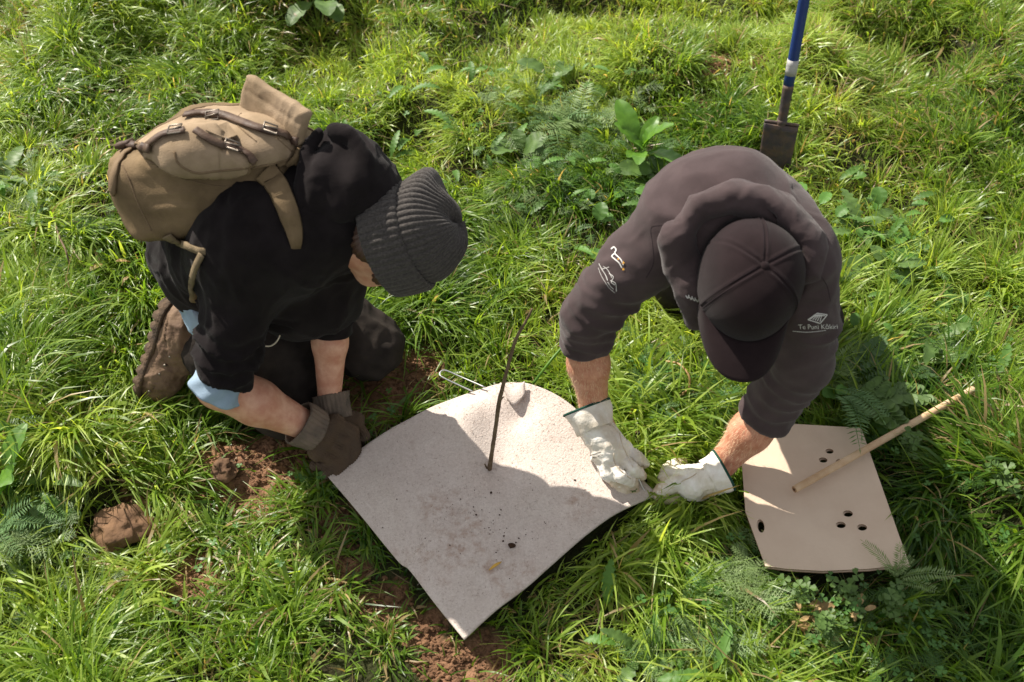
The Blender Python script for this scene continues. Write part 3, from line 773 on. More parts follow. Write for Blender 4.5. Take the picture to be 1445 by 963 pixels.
# lid flap: grid draped over the bag
def draped_patch(poly_grid, th, material, name, off=.006, rim=None, parent=None, puff=.0, bv=None, nu=40, nv=24):
    """poly_grid rows of photo points; cast on to the bag and given thickness"""
    g = np.array(poly_grid, float); R_, C_ = g.shape[:2]
    V = []; VN = []
    cu = [catmull(np.hstack([g[r], np.zeros((C_, 1))]), nu) for r in range(R_)]; cu = np.array(cu)[:, :, :2]
    last = None
    for j in range(nu):
        col = catmull(np.hstack([cu[:, j], np.zeros((R_, 1))]), nv)[:, :2]
        for i in range(nv):
            q, N = hit(bv or bvh, col[i][0], col[i][1], off)
            if q is None: V.append(None); VN.append(None)
            else: V.append(q); VN.append(N)
    ok = [i for i, q in enumerate(V) if q is not None]
    if not ok: return None
    OK = np.array([V[i] for i in ok]); px = np.array([proj(q) for q in OK])
    for j in range(nu):
        col = catmull(np.hstack([cu[:, j], np.zeros((R_, 1))]), nv)[:, :2]
        for i in range(nv):
            k = j * nv + i
            if V[k] is None:
                m = np.argmin(((px - col[i]) ** 2).sum(1)); q0 = OK[m]; VN[k] = VN[ok[m]]
                d = ray(*col[i]); t = np.linalg.norm(q0 - [0, 0, CAM_H]) / np.linalg.norm(d); V[k] = np.array([0, 0, CAM_H]) + d * t
    V = np.array(V).reshape(nu, nv, 3); VN = np.array(VN).reshape(nu, nv, 3)
    for _ in range(3):
        W = V.copy(); W[1:-1, 1:-1] = (V[:-2, 1:-1] + V[2:, 1:-1] + V[1:-1, :-2] + V[1:-1, 2:]) / 4; V = W
        W = VN.copy(); W[1:-1, 1:-1] = (VN[:-2, 1:-1] + VN[2:, 1:-1] + VN[1:-1, :-2] + VN[1:-1, 2:]) / 4; VN = W
    S, T = np.meshgrid(np.linspace(0, 1, nu), np.linspace(0, 1, nv), indexing='ij')
    V = V + VN * (puff * (np.sin(S * math.pi) * np.sin(T * math.pi)) ** .5)[..., None]
    wr_ = drape(V.reshape(-1, 3), .002, 22, 7).reshape(nu, nv); V = V + VN * wr_[..., None]
    top = V + VN * th; allv = np.concatenate([V.reshape(-1, 3), top.reshape(-1, 3)]); n = nu * nv
    I = np.arange(n).reshape(nu, nv)
    q1 = np.stack([I[:-1, :-1], I[1:, :-1], I[1:, 1:], I[:-1, 1:]], -1).reshape(-1, 4)
    F = [list(map(int, a)) for a in q1[:, ::-1]] + [list(map(int, a + n)) for a in q1]
    edge = [I[i, 0] for i in range(nu)] + [I[-1, j] for j in range(1, nv)] + [I[i, -1] for i in range(nu - 2, -1, -1)] + [I[0, j] for j in range(nv - 2, 0, -1)]
    for a, b in zip(edge, edge[1:] + edge[:1]): F.append([int(a), int(b), int(b) + n, int(a) + n])
    o = mesh_py(name, allv, F, material, parent or bp, True)
    bm = bmesh.new(); bm.from_mesh(o.data); bmesh.ops.recalc_face_normals(bm, faces=bm.faces); bm.to_mesh(o.data); bm.free()
    rimv, rimf = tube([top.reshape(-1, 3)[e] for e in edge] + [top.reshape(-1, 3)[edge[0]]], .0024, 6)
    mesh_py('flap_piping', rimv, rimf, M['canvasdk'], o, True)
    return o
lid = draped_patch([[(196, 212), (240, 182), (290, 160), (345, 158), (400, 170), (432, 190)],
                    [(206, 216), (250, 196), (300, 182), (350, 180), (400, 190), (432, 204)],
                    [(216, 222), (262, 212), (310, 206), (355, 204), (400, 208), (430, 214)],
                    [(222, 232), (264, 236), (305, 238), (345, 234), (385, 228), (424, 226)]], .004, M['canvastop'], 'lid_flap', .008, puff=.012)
lb = bvh_of(bag, lid)
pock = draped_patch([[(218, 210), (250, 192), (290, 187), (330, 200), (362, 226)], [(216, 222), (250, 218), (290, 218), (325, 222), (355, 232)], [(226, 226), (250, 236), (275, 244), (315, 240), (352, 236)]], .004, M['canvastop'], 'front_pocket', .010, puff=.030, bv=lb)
b2 = bvh_of(bag, lid, pock)
# roll-top collar standing up by the neck
cg = [[q_(335, 158, .655), q_(430, 200, .665)], [q_(340, 142, .68), q_(429, 170, .70)], [q_(362, 124, .70), q_(427, 138, .72)]]
Cl = Field()
cc = (cg[0][0] + cg[0][1] + cg[2][0] + cg[2][1]) / 4; cu_ = nrm((cg[2][0] + cg[2][1]) - (cg[0][0] + cg[0][1])); cr_ = nrm(cg[0][1] - cg[0][0]); cr_ = nrm(cr_ - cu_ * np.dot(cr_, cu_)); cn_ = np.cross(cr_, cu_)
CR = np.stack([cr_, cu_, cn_], 1); cw = np.linalg.norm(cg[0][1] - cg[0][0]) / 2; chh = np.linalg.norm((cg[2][0] + cg[2][1] - cg[0][0] - cg[0][1]) / 2) / 2
Cl.add(s_box(cc, CR, (cw * .93, chh * 1.05, .009), .007)); Cl.sub(s_cap(cc - cr_ * cw * 1.2 + cn_ * .0105 + cu_ * chh * .2, cc + cr_ * cw * 1.2 + cn_ * .0105 + cu_ * chh * .2, .0025, .0025), .004)
Cl.sub(s_cap(cc - cr_ * cw * 1.2 - cn_ * .0105 + cu_ * chh * .2, cc + cr_ * cw * 1.2 - cn_ * .0105 + cu_ * chh * .2, .0025, .0025), .004)
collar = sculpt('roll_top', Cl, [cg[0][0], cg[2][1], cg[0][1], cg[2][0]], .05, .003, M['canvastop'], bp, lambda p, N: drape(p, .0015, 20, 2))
# straps and buckles
def buckle(u, v, ang, bv, sz=.011, parent=None):
    c, N = hit(bv, u, v, .006)
    if c is None: return
    x = np.array([math.cos(ang), 0, math.sin(ang)]); x = nrm(x - N * np.dot(x, N)); y = np.cross(N, x)
    loop = [c + x * sz * a + y * sz * .8 * b for a, b in ((-1, -1), (1, -1), (1, 1), (-1, 1), (-1, -1))]
    pin = [c - x * sz, c + x * sz * 1.1 + N * .003]
    v_, f_ = merge([tube(loop, .0016, 6), tube(pin, .0013, 6)]); mesh_py('buckle', v_, f_, M['brass'], parent or bp, True)
b3 = bvh_of(bag, lid, pock, collar)
s1 = on_bag([(262, 165), (285, 162), (310, 163), (335, 172), (362, 182), (392, 189), (421, 200)], .014, .003, 60, bv=b3, off=.004)
buckle(302, 166, .1, b3); buckle(380, 184, -.2, b3, .010)
s2 = on_bag([(207, 210), (228, 194), (248, 188), (262, 186)], .012, .003, 30, bv=b3, off=.004)
buckle(249, 186, .3, b3, .010)
s3 = on_bag([(276, 186), (290, 195), (310, 206), (328, 210), (345, 218), (358, 230)], .013, .003, 40, bv=b3, off=.004)
buckle(326, 208, -.2, b3, .010)
s4 = on_bag([(168, 206, .60), (180, 207, .60), (198, 209, .60), (216, 211, .61)], .014, .004, 20, bv=b3, off=.005)
tabq = P(177, 206, .605); v_, f_ = ribbon([tabq + bs * 0 - ba * .014, tabq + ba * .014], [bn, bn], .020, .008, 6); mesh_py('strap_keeper', v_, f_, M['strap'], bp, True)
on_bag([(160, 272, .5), (162, 250, .52), (170, 226, .55), (184, 212, .58)], .016, .003, 24, material=M['canvasdk'], name='edge_binding', off=.002)
def bseam(poly, r=.0013, material=None, bv=None):
    pts = [hit(bv or b3, u, v, 0)[0] for u, v, _ in catmull(np.array([(a, b, 0) for a, b in poly], float), 44)]; pts = [q for q in pts if q is not None]
    if len(pts) > 3: v, f = tube(pts, r, 6); mesh_py('seam', v, f, material or M['canvasdk'], bp, True)
bseam([(172, 232), (184, 258), (196, 290), (214, 326)]); bseam([(205, 222), (240, 246), (300, 262), (345, 262)], .0010)
bseam([(246, 214), (252, 231), (275, 244), (305, 242), (345, 238), (390, 232), (428, 232)], .0020)
bseam([(340, 160), (332, 172), (345, 186), (362, 200)], .0011); bseam([(372, 178), (392, 196), (412, 214)], .0010)
# leather maker's patch and diamond canvas patch
pv = [hit(b3, u, v, .004)[0] for u, v in ((290, 188), (320, 177), (336, 194), (318, 200))]
if all(q is not None for q in pv):
    N0 = nrm(np.cross(pv[1] - pv[0], pv[2] - pv[0])); N0 = N0 if N0[2] > 0 else -N0
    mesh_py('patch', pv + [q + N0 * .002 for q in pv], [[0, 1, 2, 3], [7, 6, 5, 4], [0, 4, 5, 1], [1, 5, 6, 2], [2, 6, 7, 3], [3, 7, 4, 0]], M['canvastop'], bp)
# shoulder strap over the near shoulder, and webbing below
hv = bvh_of(*[c for c in pl.children if c.name.split('.')[0] in ('hoodie', 'hood')])
allb = bvh_of(bag, lid, pock, *[c for c in pl.children if c.name.split('.')[0] in ('hoodie',)])
def on(bv, poly, off):
    P_, N_ = [], []
    for u, v, h in catmull(np.array(poly, float), 22):
        q, N = hit(bv, u, v, off)
        if q is None: q, N = P(u, v, h), np.array([0, -.5, .8])
        P_.append(q); N_.append(N)
    for k, e in enumerate((.014, .008, .003)): P_[-1 - k] = P_[-1 - k] - N_[-1 - k] * e
    return P_, N_
pp, nn = on(allb, [(372, 240, .6), (388, 258, .58), (400, 282, .56), (410, 308, .54), (416, 330, .50), (418, 356, .46)], .002)
v_, f_ = ribbon(pp, nn, [.040, .036, .034, .032, .026, .014], .006, 50); mesh_py('shoulder_strap', v_, f_, M['canvas'], bp, True)
pp, nn = on(allb, [(236, 330, .42), (255, 342, .42), (275, 350, .41), (292, 357, .40)], .004)
v_, f_ = ribbon(pp, nn, [.022, .014, .012, .012], .003, 30); mesh_py('side_strap', v_, f_, M['web'], bp, True)
pp, nn = on(allb, [(288, 358, .40), (278, 380, .37), (273, 405, .33), (274, 432, .29)], .004)
v_, f_ = ribbon(pp, nn, .013, .003, 30); mesh_py('side_strap', v_, f_, M['web'], bp, True)
cv = Field(); # far strap peaking over the shoulder near the hood
pp, nn = on(b3, [(388, 232, .60), (405, 226, .61), (422, 215, .62), (434, 203, .64)], .006)
v_, f_ = ribbon(pp, nn, [.010, .020, .030, .018], .005, 24); mesh_py('strap_pad', v_, f_, M['canvas'], bp, True)

# ------------------------------------------------------------ person on the right (charcoal hoodie, cap)
D = {}
D['shL'] = P(950, 322, .55); D['shR'] = P(1122, 368, .54)          # picture left / right
D['elL'] = P(834, 446, .36); D['wrL'] = P(838, 575, .145)
D['elR'] = P(1128, 512, .34); D['wrR'] = P(1018, 655, .075)
D['neck'] = P(1058, 340, .53)
D['hip'] = np.array([.47, 1.47, .26])
D['knL'] = np.array([.375, 1.50, .075]); D['knR'] = np.array([.62, 1.38, .075])
D['anL'] = np.array([.46, 1.70, .055]); D['anR'] = np.array([.56, 1.70, .055])
pr_ = empty('person', (D['hip'][0], D['hip'][1], 0), 'kneeling person in charcoal hoodie, dark cap and white gloves, at the right of the mat', 'person')
hc2 = P(1059, 400, .56)
h2up = nrm(P(1084, 384, .66) - hc2 + np.array([0, -.0, 0])); cdir = nrm(np.array([0, 0, CAM_H]) - hc2)
h2up = nrm(cdir + .20 * np.array([0, sp, cp]) + .22 * np.array([1., 0, 0]))
h2fw = nrm(P(1028, 500, .40) - hc2)
HR2 = frame(h2fw, h2up); HL2 = lambda x, y, z: hc2 + HR2 @ (np.array([x, y, z]) * .86)
B2 = Field()
ms = (D['shL'] + D['shR']) / 2
B2.add(s_cap(D['shL'] * .8 + ms * .2, D['shR'] * .8 + ms * .2, .035, .035)); B2.add(s_cap(ms, D['hip'], .055, .06), .03)
head_field(B2, hc2 + HR2[:, 1] * .003 + HR2[:, 0] * (.004 if HR2[0, 0] > 0 else -.004), HR2, D['neck'] + np.array([0.015, .03, -.045]), .69); B2.add(s_cap(D['neck'] + np.array([0.01, .03, -.045]), ms + np.array([0, .03, -.03]), .042, .05), .02)
for s in 'LR':
    B2.add(s_cap(D['sh' + s], D['el' + s], .043, .035), .03); e, w_ = D['el' + s], D['wr' + s]
    en_ = P(827, 486, .292) if s == 'L' else P(1078, 588, .19)
    B2.add(s_cap(e, en_, .034, .034), .01); B2.add(s_cap(en_, en_ * .7 + w_ * .3, .034, .036), .01); B2.add(s_cap(en_ * .7 + w_ * .3, w_, .036, .026), .02)
    B2.add(s_cap(D['hip'], D['kn' + s], .06, .05), .03); B2.add(s_cap(D['kn' + s], D['an' + s], .05, .035), .02)
B2.add(s_cap(D['wrL'], P(860, 625, .10), .026, .024), .01); B2.add(s_cap(D['wrR'], P(975, 682, .05), .026, .022), .01)
ptsD = list(D.values()) + [hc2, P(870, 650, .06), P(960, 690, .03)]
B2.add(s_ell(P(991, 398, .53), HR2, (.009, .018, .030)), .006); B2.add(s_cap(P(990, 422, .50), P(996, 438, .48), .018, .018), .01)
sculpt('body', B2, ptsD, .17, .0065, M['skinr'], pr_)
T2 = Field()
T2.add(s_cap(D['shL'] + [.03, .02, .0], D['shR'] + [-.03, .02, .0], .070, .072))
T2.add(s_cap(ms + [0, .07, .005], D['hip'] + [0, -.01, .015], .105, .10), .06)
T2.add(s_cap(D['shL'] + [.045, .05, -.01], D['hip'] + [-.06, 0, 0], .075, .085), .05)
T2.add(s_cap(D['shR'] + [-.03, .05, -.01], D['hip'] + [.06, 0, 0], .078, .085), .05)
T2.add(s_cap(D['neck'] + [0, .03, -.01], ms, .07, .07), .04)
T2.add(s_ell(P(1040, 375, .42), np.eye(3), (.07, .06, .045)), .04)
eL, wL, eR, wR = D['elL'], D['wrL'], D['elR'], D['wrR']
endL = P(827, 486, .292); endR = P(1078, 588, .19)
T2.add(inter(s_poly([D['shL'], D['shL'] * .45 + eL * .55 + [-.005, 0, 0], eL + [-.003, 0, 0], endL + (endL - eL) * .3], [.064, .056, .051, .045]), s_half(endL, wL - eL)), .03)
T2.add(inter(s_poly([D['shR'], D['shR'] * .5 + eR * .5 + [.006, 0, 0], eR + [.005, 0, 0], endR + (endR - eR) * .3], [.066, .062, .055, .045]), s_half(endR, wR - eR)), .03)
T2.sub(s_ell(hc2 + h2up * .015, HR2, (.088, .103, .100)), .012)
def dispD(p, N):
    d = drape(p, .0036, 7.0, 33, (.7, 1.2, 1.4)) + drape(p, .0016, 17, 23, (.7, 1.3, 1.2))
    d += ring_folds(p, D['shL'], eL, 230, .0045, 12, .10, .55, 1.05, .4) + ring_folds(p, eL, endL, 420, .0022, 14, .09, .0, .9)
    d += ring_folds(p, D['shR'], eR, 200, .0045, 18, .11, .45, 1.05, .5) + ring_folds(p, eR, endR, 260, .0022, 15, .10, .0, .9)
    for e_, w__ in ((endL, wL - eL), (endR, wR - eR)):
        q = (p - e_) @ nrm(w__); m = np.linalg.norm(p - e_, axis=1) < .08
        d += m * (-.0022 * np.exp(-((q + .022) / .003) ** 2) + .0012 * np.exp(-((q + .010) / .009) ** 2))
    return d
hood2 = sculpt('hoodie', T2, ptsD, .17, .0055, M['char'], pr_, dispD)
# hood lying over the upper back: outer rim, dark mouth and folded inner lip
hb_ = bvh_of(hood2); hq = []
def hs_(u, v, off, h=.6):
    q, N = hit(hb_, u, v, 0)
    if q is None: q = P(u, v, h)
    q = q + nrm(np.array([-.1, -.45, .9])) * off; hq.append(q); return q
h2 = Field()
h2.add(s_poly([hs_(958, 372, .0), hs_(958, 335, .014), hs_(984, 298, .018), hs_(1028, 283, .020), hs_(1076, 292, .020), hs_(1110, 316, .018), hs_(1130, 352, .010)], [.014, .016, .010, .0075, .008, .009, .008]), .01)
h2.add(s_poly([hs_(995, 290, -.018), hs_(1045, 275, -.016), hs_(1100, 292, -.016), hs_(1140, 335, -.018), hs_(1146, 375, -.02)], [.026, .030, .030, .028, .024]), .045)
h2.add(s_poly([hs_(952, 340, .004), hs_(962, 366, .0), hs_(978, 405, .0, .52), hs_(988, 445, -.01, .47)], [.022, .026, .028, .024]), .025)
h2.sub(s_poly([hs_(972, 328, .036), hs_(996, 309, .036), hs_(1026, 299, .036), hs_(1052, 302, .034)], [.008, .013, .013, .006]), .006)
h2.sub(s_poly([hs_(1070, 303, .034), hs_(1100, 320, .034), hs_(1118, 345, .028)], [.004, .005, .003]), .01)
h2.sub(s_ell(hc2 + h2up * .025, HR2, (.080, .095, .105)), .008)
hd2 = sculpt('hood', h2, hq, .07, .0036, M['char'], pr_, lambda p, N: drape(p, .0030, 13, 44, (1.2, .8, 1)) + drape(p, .0010, 40, 4))
hr2 = Field(); hr2.add(s_ell(hc2 + HR2 @ np.array([0, -.008, .019]), HR2, (.0565, .0700, .0620))); hr2.add(s_ell(hc2 + HR2 @ np.array([0, -.045, -.020]), HR2, (.045, .028, .035)), .02)
hr2.add(s_cap(hc2 + HR2 @ np.array([0, -.021, -.035]), D['neck'] + np.array([0.015, .03, -.045]), .043, .048), .01)
hr2.sub(s_ell(hc2 + HR2 @ np.array([0, .075, -.015]), HR2, (.055, .05, .05)), .01)
sculpt('hair', hr2, [hc2, D['neck']], .11, .004, M['hair'], pr_, lambda p, N: .0012 * np.sin((p @ HR2[:, 0]) * 900 + 4 * noise(p * 50)))
# trousers
J2 = Field()
for s in 'LR':
    J2.add(s_cap(D['hip'], D['kn' + s], .09, .068), .04); J2.add(s_cap(D['kn' + s], D['an' + s], .066, .055), .02)
sculpt('trousers', J2, [D[k] for k in D if k[:2] in ('hi', 'kn', 'an')], .13, .007, M['jean'], pr_, lambda p, N: drape(p, .004, 12, 3))
for s in 'LR':
    a_ = D['an' + s]; bt = Field(); bt.add(s_cap(a_ + [0, .01, .0], a_ + [0, .05, -.005], .042, .036)); bt.add(s_cap(a_ + [0, .06, .02], a_ + [0, .06, -.03], .036, .034), .02); bt.isect(lambda p: -(p[:, 2] - .004), .004)
    sculpt('boot', bt, [a_, a_ + [0, .08, 0]], .06, .005, M['bootl'], pr_)
# cap
def cap_():
    n1, n2_ = 60, 192; V = []; seams = [math.pi / 2 + k * math.pi / 3 for k in range(1, 6)]
    for i in range(n1):
        t = i / (n1 - 1); a = t * math.pi / 2
        for k in range(n2_):
            ph = 2 * math.pi * k / n2_
            r = math.cos(a) ** .72; z = -.034 + .128 * math.sin(a) ** .92
            rx, ry = .0905, .108
            d = min(abs((ph - s + math.pi) % (2 * math.pi) - math.pi) for s in seams)
            g = -.0009 * math.exp(-(d * r / .018) ** 2) + .0012 * math.exp(-((d * r - .05) / .03) ** 2)
            pf = .004 * math.exp(-((((ph - math.pi / 2 + math.pi) % (2 * math.pi)) - math.pi) / .8) ** 2) * math.sin(2 * a)
            dent = -.003 * math.sin(3 * ph + .7) * math.sin(2 * a)
            rr = 1 + (g + pf + dent) / .09
            V.append(HL2(math.cos(ph) * rx * r * rr, math.sin(ph) * ry * r * rr - .008, z + g * math.sin(a) + .010))
    F = [[i * n2_ + k, i * n2_ + (k + 1) % n2_, (i + 1) * n2_ + (k + 1) % n2_, (i + 1) * n2_ + k] for i in range(n1 - 1) for k in range(n2_)]
    crown = mesh_py('cap', V, F, M['cap'], pr_, True)
    # stitched seam ridges
    parts = []
    for s in seams:
        for o_ in (-.035, .035):
            pts = []
            for i in range(30):
                t = .02 + .93 * i / 29; a = t * math.pi / 2; r = math.cos(a) ** .72; z = -.034 + .128 * math.sin(a) ** .92
                ph = s + o_ / max(r, .15); pts.append(HL2(math.cos(ph) * .0910 * r, math.sin(ph) * .1085 * r - .008, z + .0107))
            parts.append(tube(pts, .0005, 5))
    v, f = merge(parts); mesh_py('seam_stitching', v, f, M['charin'], crown, True)
    bt_ = [];  c0 = HL2(0, -.008, .103)
    for i in range(7):
        a = i / 6 * math.pi / 2
        for k in range(16): ph = k * math.pi / 8; bt_.append(c0 + HR2 @ np.array([math.cos(ph) * .0066 * math.cos(a), math.sin(ph) * .0066 * math.cos(a), .0040 * math.sin(a)]))
    F = [[i * 16 + k, i * 16 + (k + 1) % 16, (i + 1) * 16 + (k + 1) % 16, (i + 1) * 16 + k] for i in range(6) for k in range(16)]
    mesh_py('cap_button', bt_, F, M['cap'], crown, True)
    # curved brim
    V = []; nu, nv = 41, 12
    for lay in (0, 1):
        for j in range(nv):
            s = j / (nv - 1)
            for i in range(nu):
                a = -1 + 2 * i / (nu - 1); ang = math.pi / 2 + a * 1.12
                bx, by = math.cos(ang) * .0905, math.sin(ang) * .108 - .008
                ext = .072 * (1 - abs(a) ** 2.6) ** .8
                x = bx * (1 + .03 * s * (1 - a * a)); y = by + ext * s
                z = -.024 - .030 * (a * a) * (.35 + .65 * s) - .012 * s * s + (.0035 if lay else 0)
                V.append(HL2(x, y, z + .010))
    n = nu * nv; F = []
    for j in range(nv - 1):
        for i in range(nu - 1):
            q = [j * nu + i, j * nu + i + 1, (j + 1) * nu + i + 1, (j + 1) * nu + i]; F.append(q[::-1]); F.append([k + n for k in q])
    ed = [i for i in range(nu)] + [j * nu + nu - 1 for j in range(1, nv)] + [(nv - 1) * nu + i for i in range(nu - 2, -1, -1)] + [j * nu for j in range(nv - 2, 0, -1)]
    for a, b in zip(ed, ed[1:] + ed[:1]): F.append([a, b, b + n, a + n])
    br = mesh_py('cap_brim', V, F, M['cap'], crown, True)
    bm = bmesh.new(); bm.from_mesh(br.data); bmesh.ops.recalc_face_normals(bm, faces=bm.faces); bm.to_mesh(br.data); bm.free()
cap_()
# stitched seams of the charcoal hoodie
def seam(poly, par, bv, r=.0006, material=None):
    pts = [hit(bv, u, v, -.0002)[0] for u, v, _ in catmull(np.array([(a, b, 0) for a, b in poly], float), 40)]; pts = [q for q in pts if q is not None]
    if len(pts) > 3: v, f = tube(pts, r, 5); mesh_py('seam', v, f, material or M['charin'], par, True)
seam([(958, 312), (935, 318), (919, 322), (921, 345), (922, 372), (912, 392)], hood2, hb_)
seam([(1128, 362), (1150, 380), (1166, 402), (1172, 425)], hood2, hb_)
seam([(1146, 246), (1160, 268), (1172, 300), (1180, 335)], hood2, hb_)
# print on the sleeves, cast on to the cloth
hvb = bvh_of(hood2, hd2)
def decal(polys, name, material, off=.0012, parent=None, label=None):
    """polys: list of closed photo-space strips [(u,v)...] quads"""
    V, F = [], []
    for q in polys:
        idx = []
        for u, v in q:
            p_, N = hit(hvb, u, v, off)
            if p_ is None: idx = None; break
            idx.append(len(V)); V.append(p_)
        if idx and len(idx) >= 3 and max(np.linalg.norm(V[idx[0]] - V[k]) for k in idx) < .02: F.append(idx)
    if not F: return
    used = sorted({i for f_ in F for i in f_}); mp = {a: b for b, a in enumerate(used)}
    o = mesh_py(name, [V[i] for i in used], [[mp[i] for i in f_] for f_ in F], material, parent or pr_)
    return o
def stroke(pts, w):
    out = []
    pts = np.array(pts, float); n = max(2, int(np.linalg.norm(np.diff(pts, axis=0), axis=1).sum() / 1.5)); c = catmull(np.hstack([pts, np.zeros((len(pts), 1))]), n)[:, :2]
    T = np.gradient(c, axis=0); T /= np.linalg.norm(T, axis=1)[:, None] + 1e-9; S = np.stack([-T[:, 1], T[:, 0]], 1) * w / 2
    for i in range(n - 1): out.append([c[i] - S[i], c[i + 1] - S[i + 1], c[i + 1] + S[i + 1], c[i] + S[i]])
    return out
def text_polys(s, org, ex, ey, size):
    cu = bpy.data.curves.new('t', 'FONT'); cu.body = s; cu.size = 1; cu.resolution_u = 3
    ob = bpy.data.objects.new('t', cu); C.objects.link(ob); dg = bpy.context.evaluated_depsgraph_get(); me = bpy.data.meshes.new_from_object(ob.evaluated_get(dg))
    bm = bmesh.new(); bm.from_mesh(me); bmesh.ops.triangulate(bm, faces=bm.faces); V = [v.co.copy() for v in bm.verts]
    out = []
    for f_ in bm.faces:
        q = []
        for v in f_.verts:
            x, y = v.co.x * size, v.co.y * size; q.append((org[0] + ex[0] * x + ey[0] * y, org[1] + ex[1] * x + ey[1] * y))
        out.append(q)
    bm.free(); bpy.data.objects.remove(ob); bpy.data.curves.remove(cu); bpy.data.meshes.remove(me); return out
ex = nrm([1, -.06]); ey = nrm([-.10, -1])
decal(text_polys('Te Puni K\u014dkiri', (1127, 464), (.985, .0), (-.10, -1), 9.4), 'sleeve_print', M['white'])
lg = []
for c0, c1 in (((1140, 451), (1153, 442)), ((1153, 442), (1167, 444)), ((1167, 444), (1157, 456)), ((1157, 456), (1140, 451))): lg += stroke([c0, c1], 1.3)
for k in range(5): lg += stroke([(1143 + k * 3.4, 450.5 + k * .8), (1149 + k * 2.6, 446 - k * .1), (1155 + k * 2.2, 443.6 + k * .5)], 1.2)
lg += stroke([(1119, 467), (1140, 468.5), (1165, 466)], .7)
decal(lg, 'sleeve_print', M['white'])
ls = stroke([(863, 352), (867, 349), (870, 353), (868, 358), (872, 362)], 1.82) + stroke([(868, 358), (864, 362), (868, 366), (874, 371), (878, 378)], 1.68) + stroke([(872, 362), (877, 367), (880, 374)], 1.54)
ls += stroke([(846, 372), (850, 380), (855, 388), (858, 396)], 1.12) + stroke([(852, 376), (858, 381), (864, 392)], 0.91) + stroke([(850, 380), (860, 377)], 0.84)
ls += stroke([(860, 386), (866, 391), (863, 398), (868, 402)], 0.98) + stroke([(862, 396), (869, 400), (870, 411)], 0.98) + stroke([(858, 398), (862, 404), (866, 408)], 0.91) + stroke([(845, 378), (850, 391), (860, 406), (868, 413)], 0.56)
decal(ls, 'sleeve_print', M['white'])
def star(u, v, r): return [[(u, v), (u + r * math.cos(a), v + r * math.sin(a)), (u + r * .45 * math.cos(a + .63), v + r * .45 * math.sin(a + .63))] for a in np.arange(0, 6.28, 1.2566)] + [[(u, v), (u + r * .45 * math.cos(a + .63), v + r * .45 * math.sin(a + .63)), (u + r * math.cos(a + 1.2566), v + r * math.sin(a + 1.2566))] for a in np.arange(0, 6.28, 1.2566)]
decal(star(880, 371, 2.6) + star(880, 380, 2.4) + star(873, 366, 1.6), 'sleeve_print', M['gold'])
# white letters on the chest seen below the hood
ch = []
for k in range(5): ch += stroke([(968 + k * 4.5, 417 + k * 1.6), (971 + k * 4.5, 421 + k * 1.6), (972 + k * 4.5, 416 + k * 1.8)], 1.3)
decal(ch, 'chest_print', M['white'])

# white leather gloves
def leather_glove(wr, palm, knuck, fing, thumb, soil=None):
    g = Field(); allp = [wr, palm]
    g.add(s_cap(wr, palm, .031, .034))
    for i, k_ in enumerate(knuck):
        g.add(s_cap(palm, k_, .026, .0145), .012); allp.append(k_)
        finger(g, [k_] + fing[i], .0130, .0108, .0022); allp += fing[i]
    finger(g, thumb, .0155, .0122, .005); allp += thumb
    return g, allp
def dispG(seed):
    def f(p, N): return drape(p, .0014, 38, seed) + .0007 * drape(p, 1.0, 90, seed)
    return f
gA, pA = leather_glove(P(836, 598, .135), P(858, 630, .105),
    [P(846, 646, .092), P(860, 650, .097), P(874, 645, .096), P(883, 634, .090)],
    [[P(856, 668, .082), P(876, 684, .048)], [P(876, 672, .088), P(894, 682, .050)], [P(891, 660, .088), P(905, 671, .055)], [P(897, 645, .080), P(908, 655, .055)]],
    [P(848, 640, .085), P(856, 664, .066), P(880, 690, .040), P(897, 694, .034)])
glA = sculpt('glove', gA, pA, .04, .0019, M['leather'], pr_, dispG(3))
axA = nrm(P(841, 603, .128) - P(829, 572, .150))
cfA = cuff('glove_cuff', P(828, 575, .148), P(841, 606, .128), .046, .036, .0025, M['leather'], glA, wave=.0018, seed=2)
def ringtube(c, ax, r, tr, material, parent, name='cuff_binding', wave=.0018, seed=2, sq=1.0):
    ax = nrm(ax); x = nrm(np.cross(ax, [0, 0, 1.])); y = np.cross(ax, x); pts = []
    for k in range(49):
        ph = 2 * math.pi * k / 48; rr = r + wave * math.sin(3 * ph + seed) + wave * .6 * math.sin(7 * ph + 2 * seed); pts.append(c + rr * (math.cos(ph) * x + sq * math.sin(ph) * y))
    v, f = tube(pts, tr, 8, cap=False); mesh_py(name, v, f, material, parent, True)
ringtube(P(828, 575, .148), axA, .0452, .0024, M['green'], glA)
# gathers at the wrist and finger seams as raised welts
gb = bvh_of(glA)
def soil_tips(o, tips, r, material):
    o.data.materials.append(material); T_ = np.array(tips); c_ = np.empty(len(o.data.polygons) * 3); o.data.polygons.foreach_get('center', c_); c_ = c_.reshape(-1, 3)
    d = np.min(np.linalg.norm(c_[:, None] - T_[None], axis=2), axis=1) + .006 * noise(c_ * 120) + .004 * noise(c_ * 320)
    o.data.polygons.foreach_set('material_index', (d < r).astype(np.int32))
soil_tips(glA, [P(878, 686, .045), P(897, 684, .045), P(905, 671, .05), P(890, 692, .035), P(868, 676, .06)], .021, M['leatherd'])
def welt(poly, r, material, parent, bv, name):
    pts = [hit(bv, u, v, .0004)[0] for u, v in poly]; pts = [q for q in pts if q is not None]
    if len(pts) > 1: v, f = tube(pts, r, 5, 24); mesh_py(name, v, f, material, parent, True)
welt([(874, 612), (878, 628), (886, 645), (893, 660)], .0009, M['leatherd'], glA, gb, 'glove_seam')
welt([(866, 640), (868, 655), (880, 668), (890, 676)], .0009, M['leatherd'], glA, gb, 'glove_seam')
welt([(826, 606), (838, 602), (852, 600), (860, 601)], .0012, M['leather'], glA, gb, 'glove_seam')
hvb_save = hvb; hvb = gb
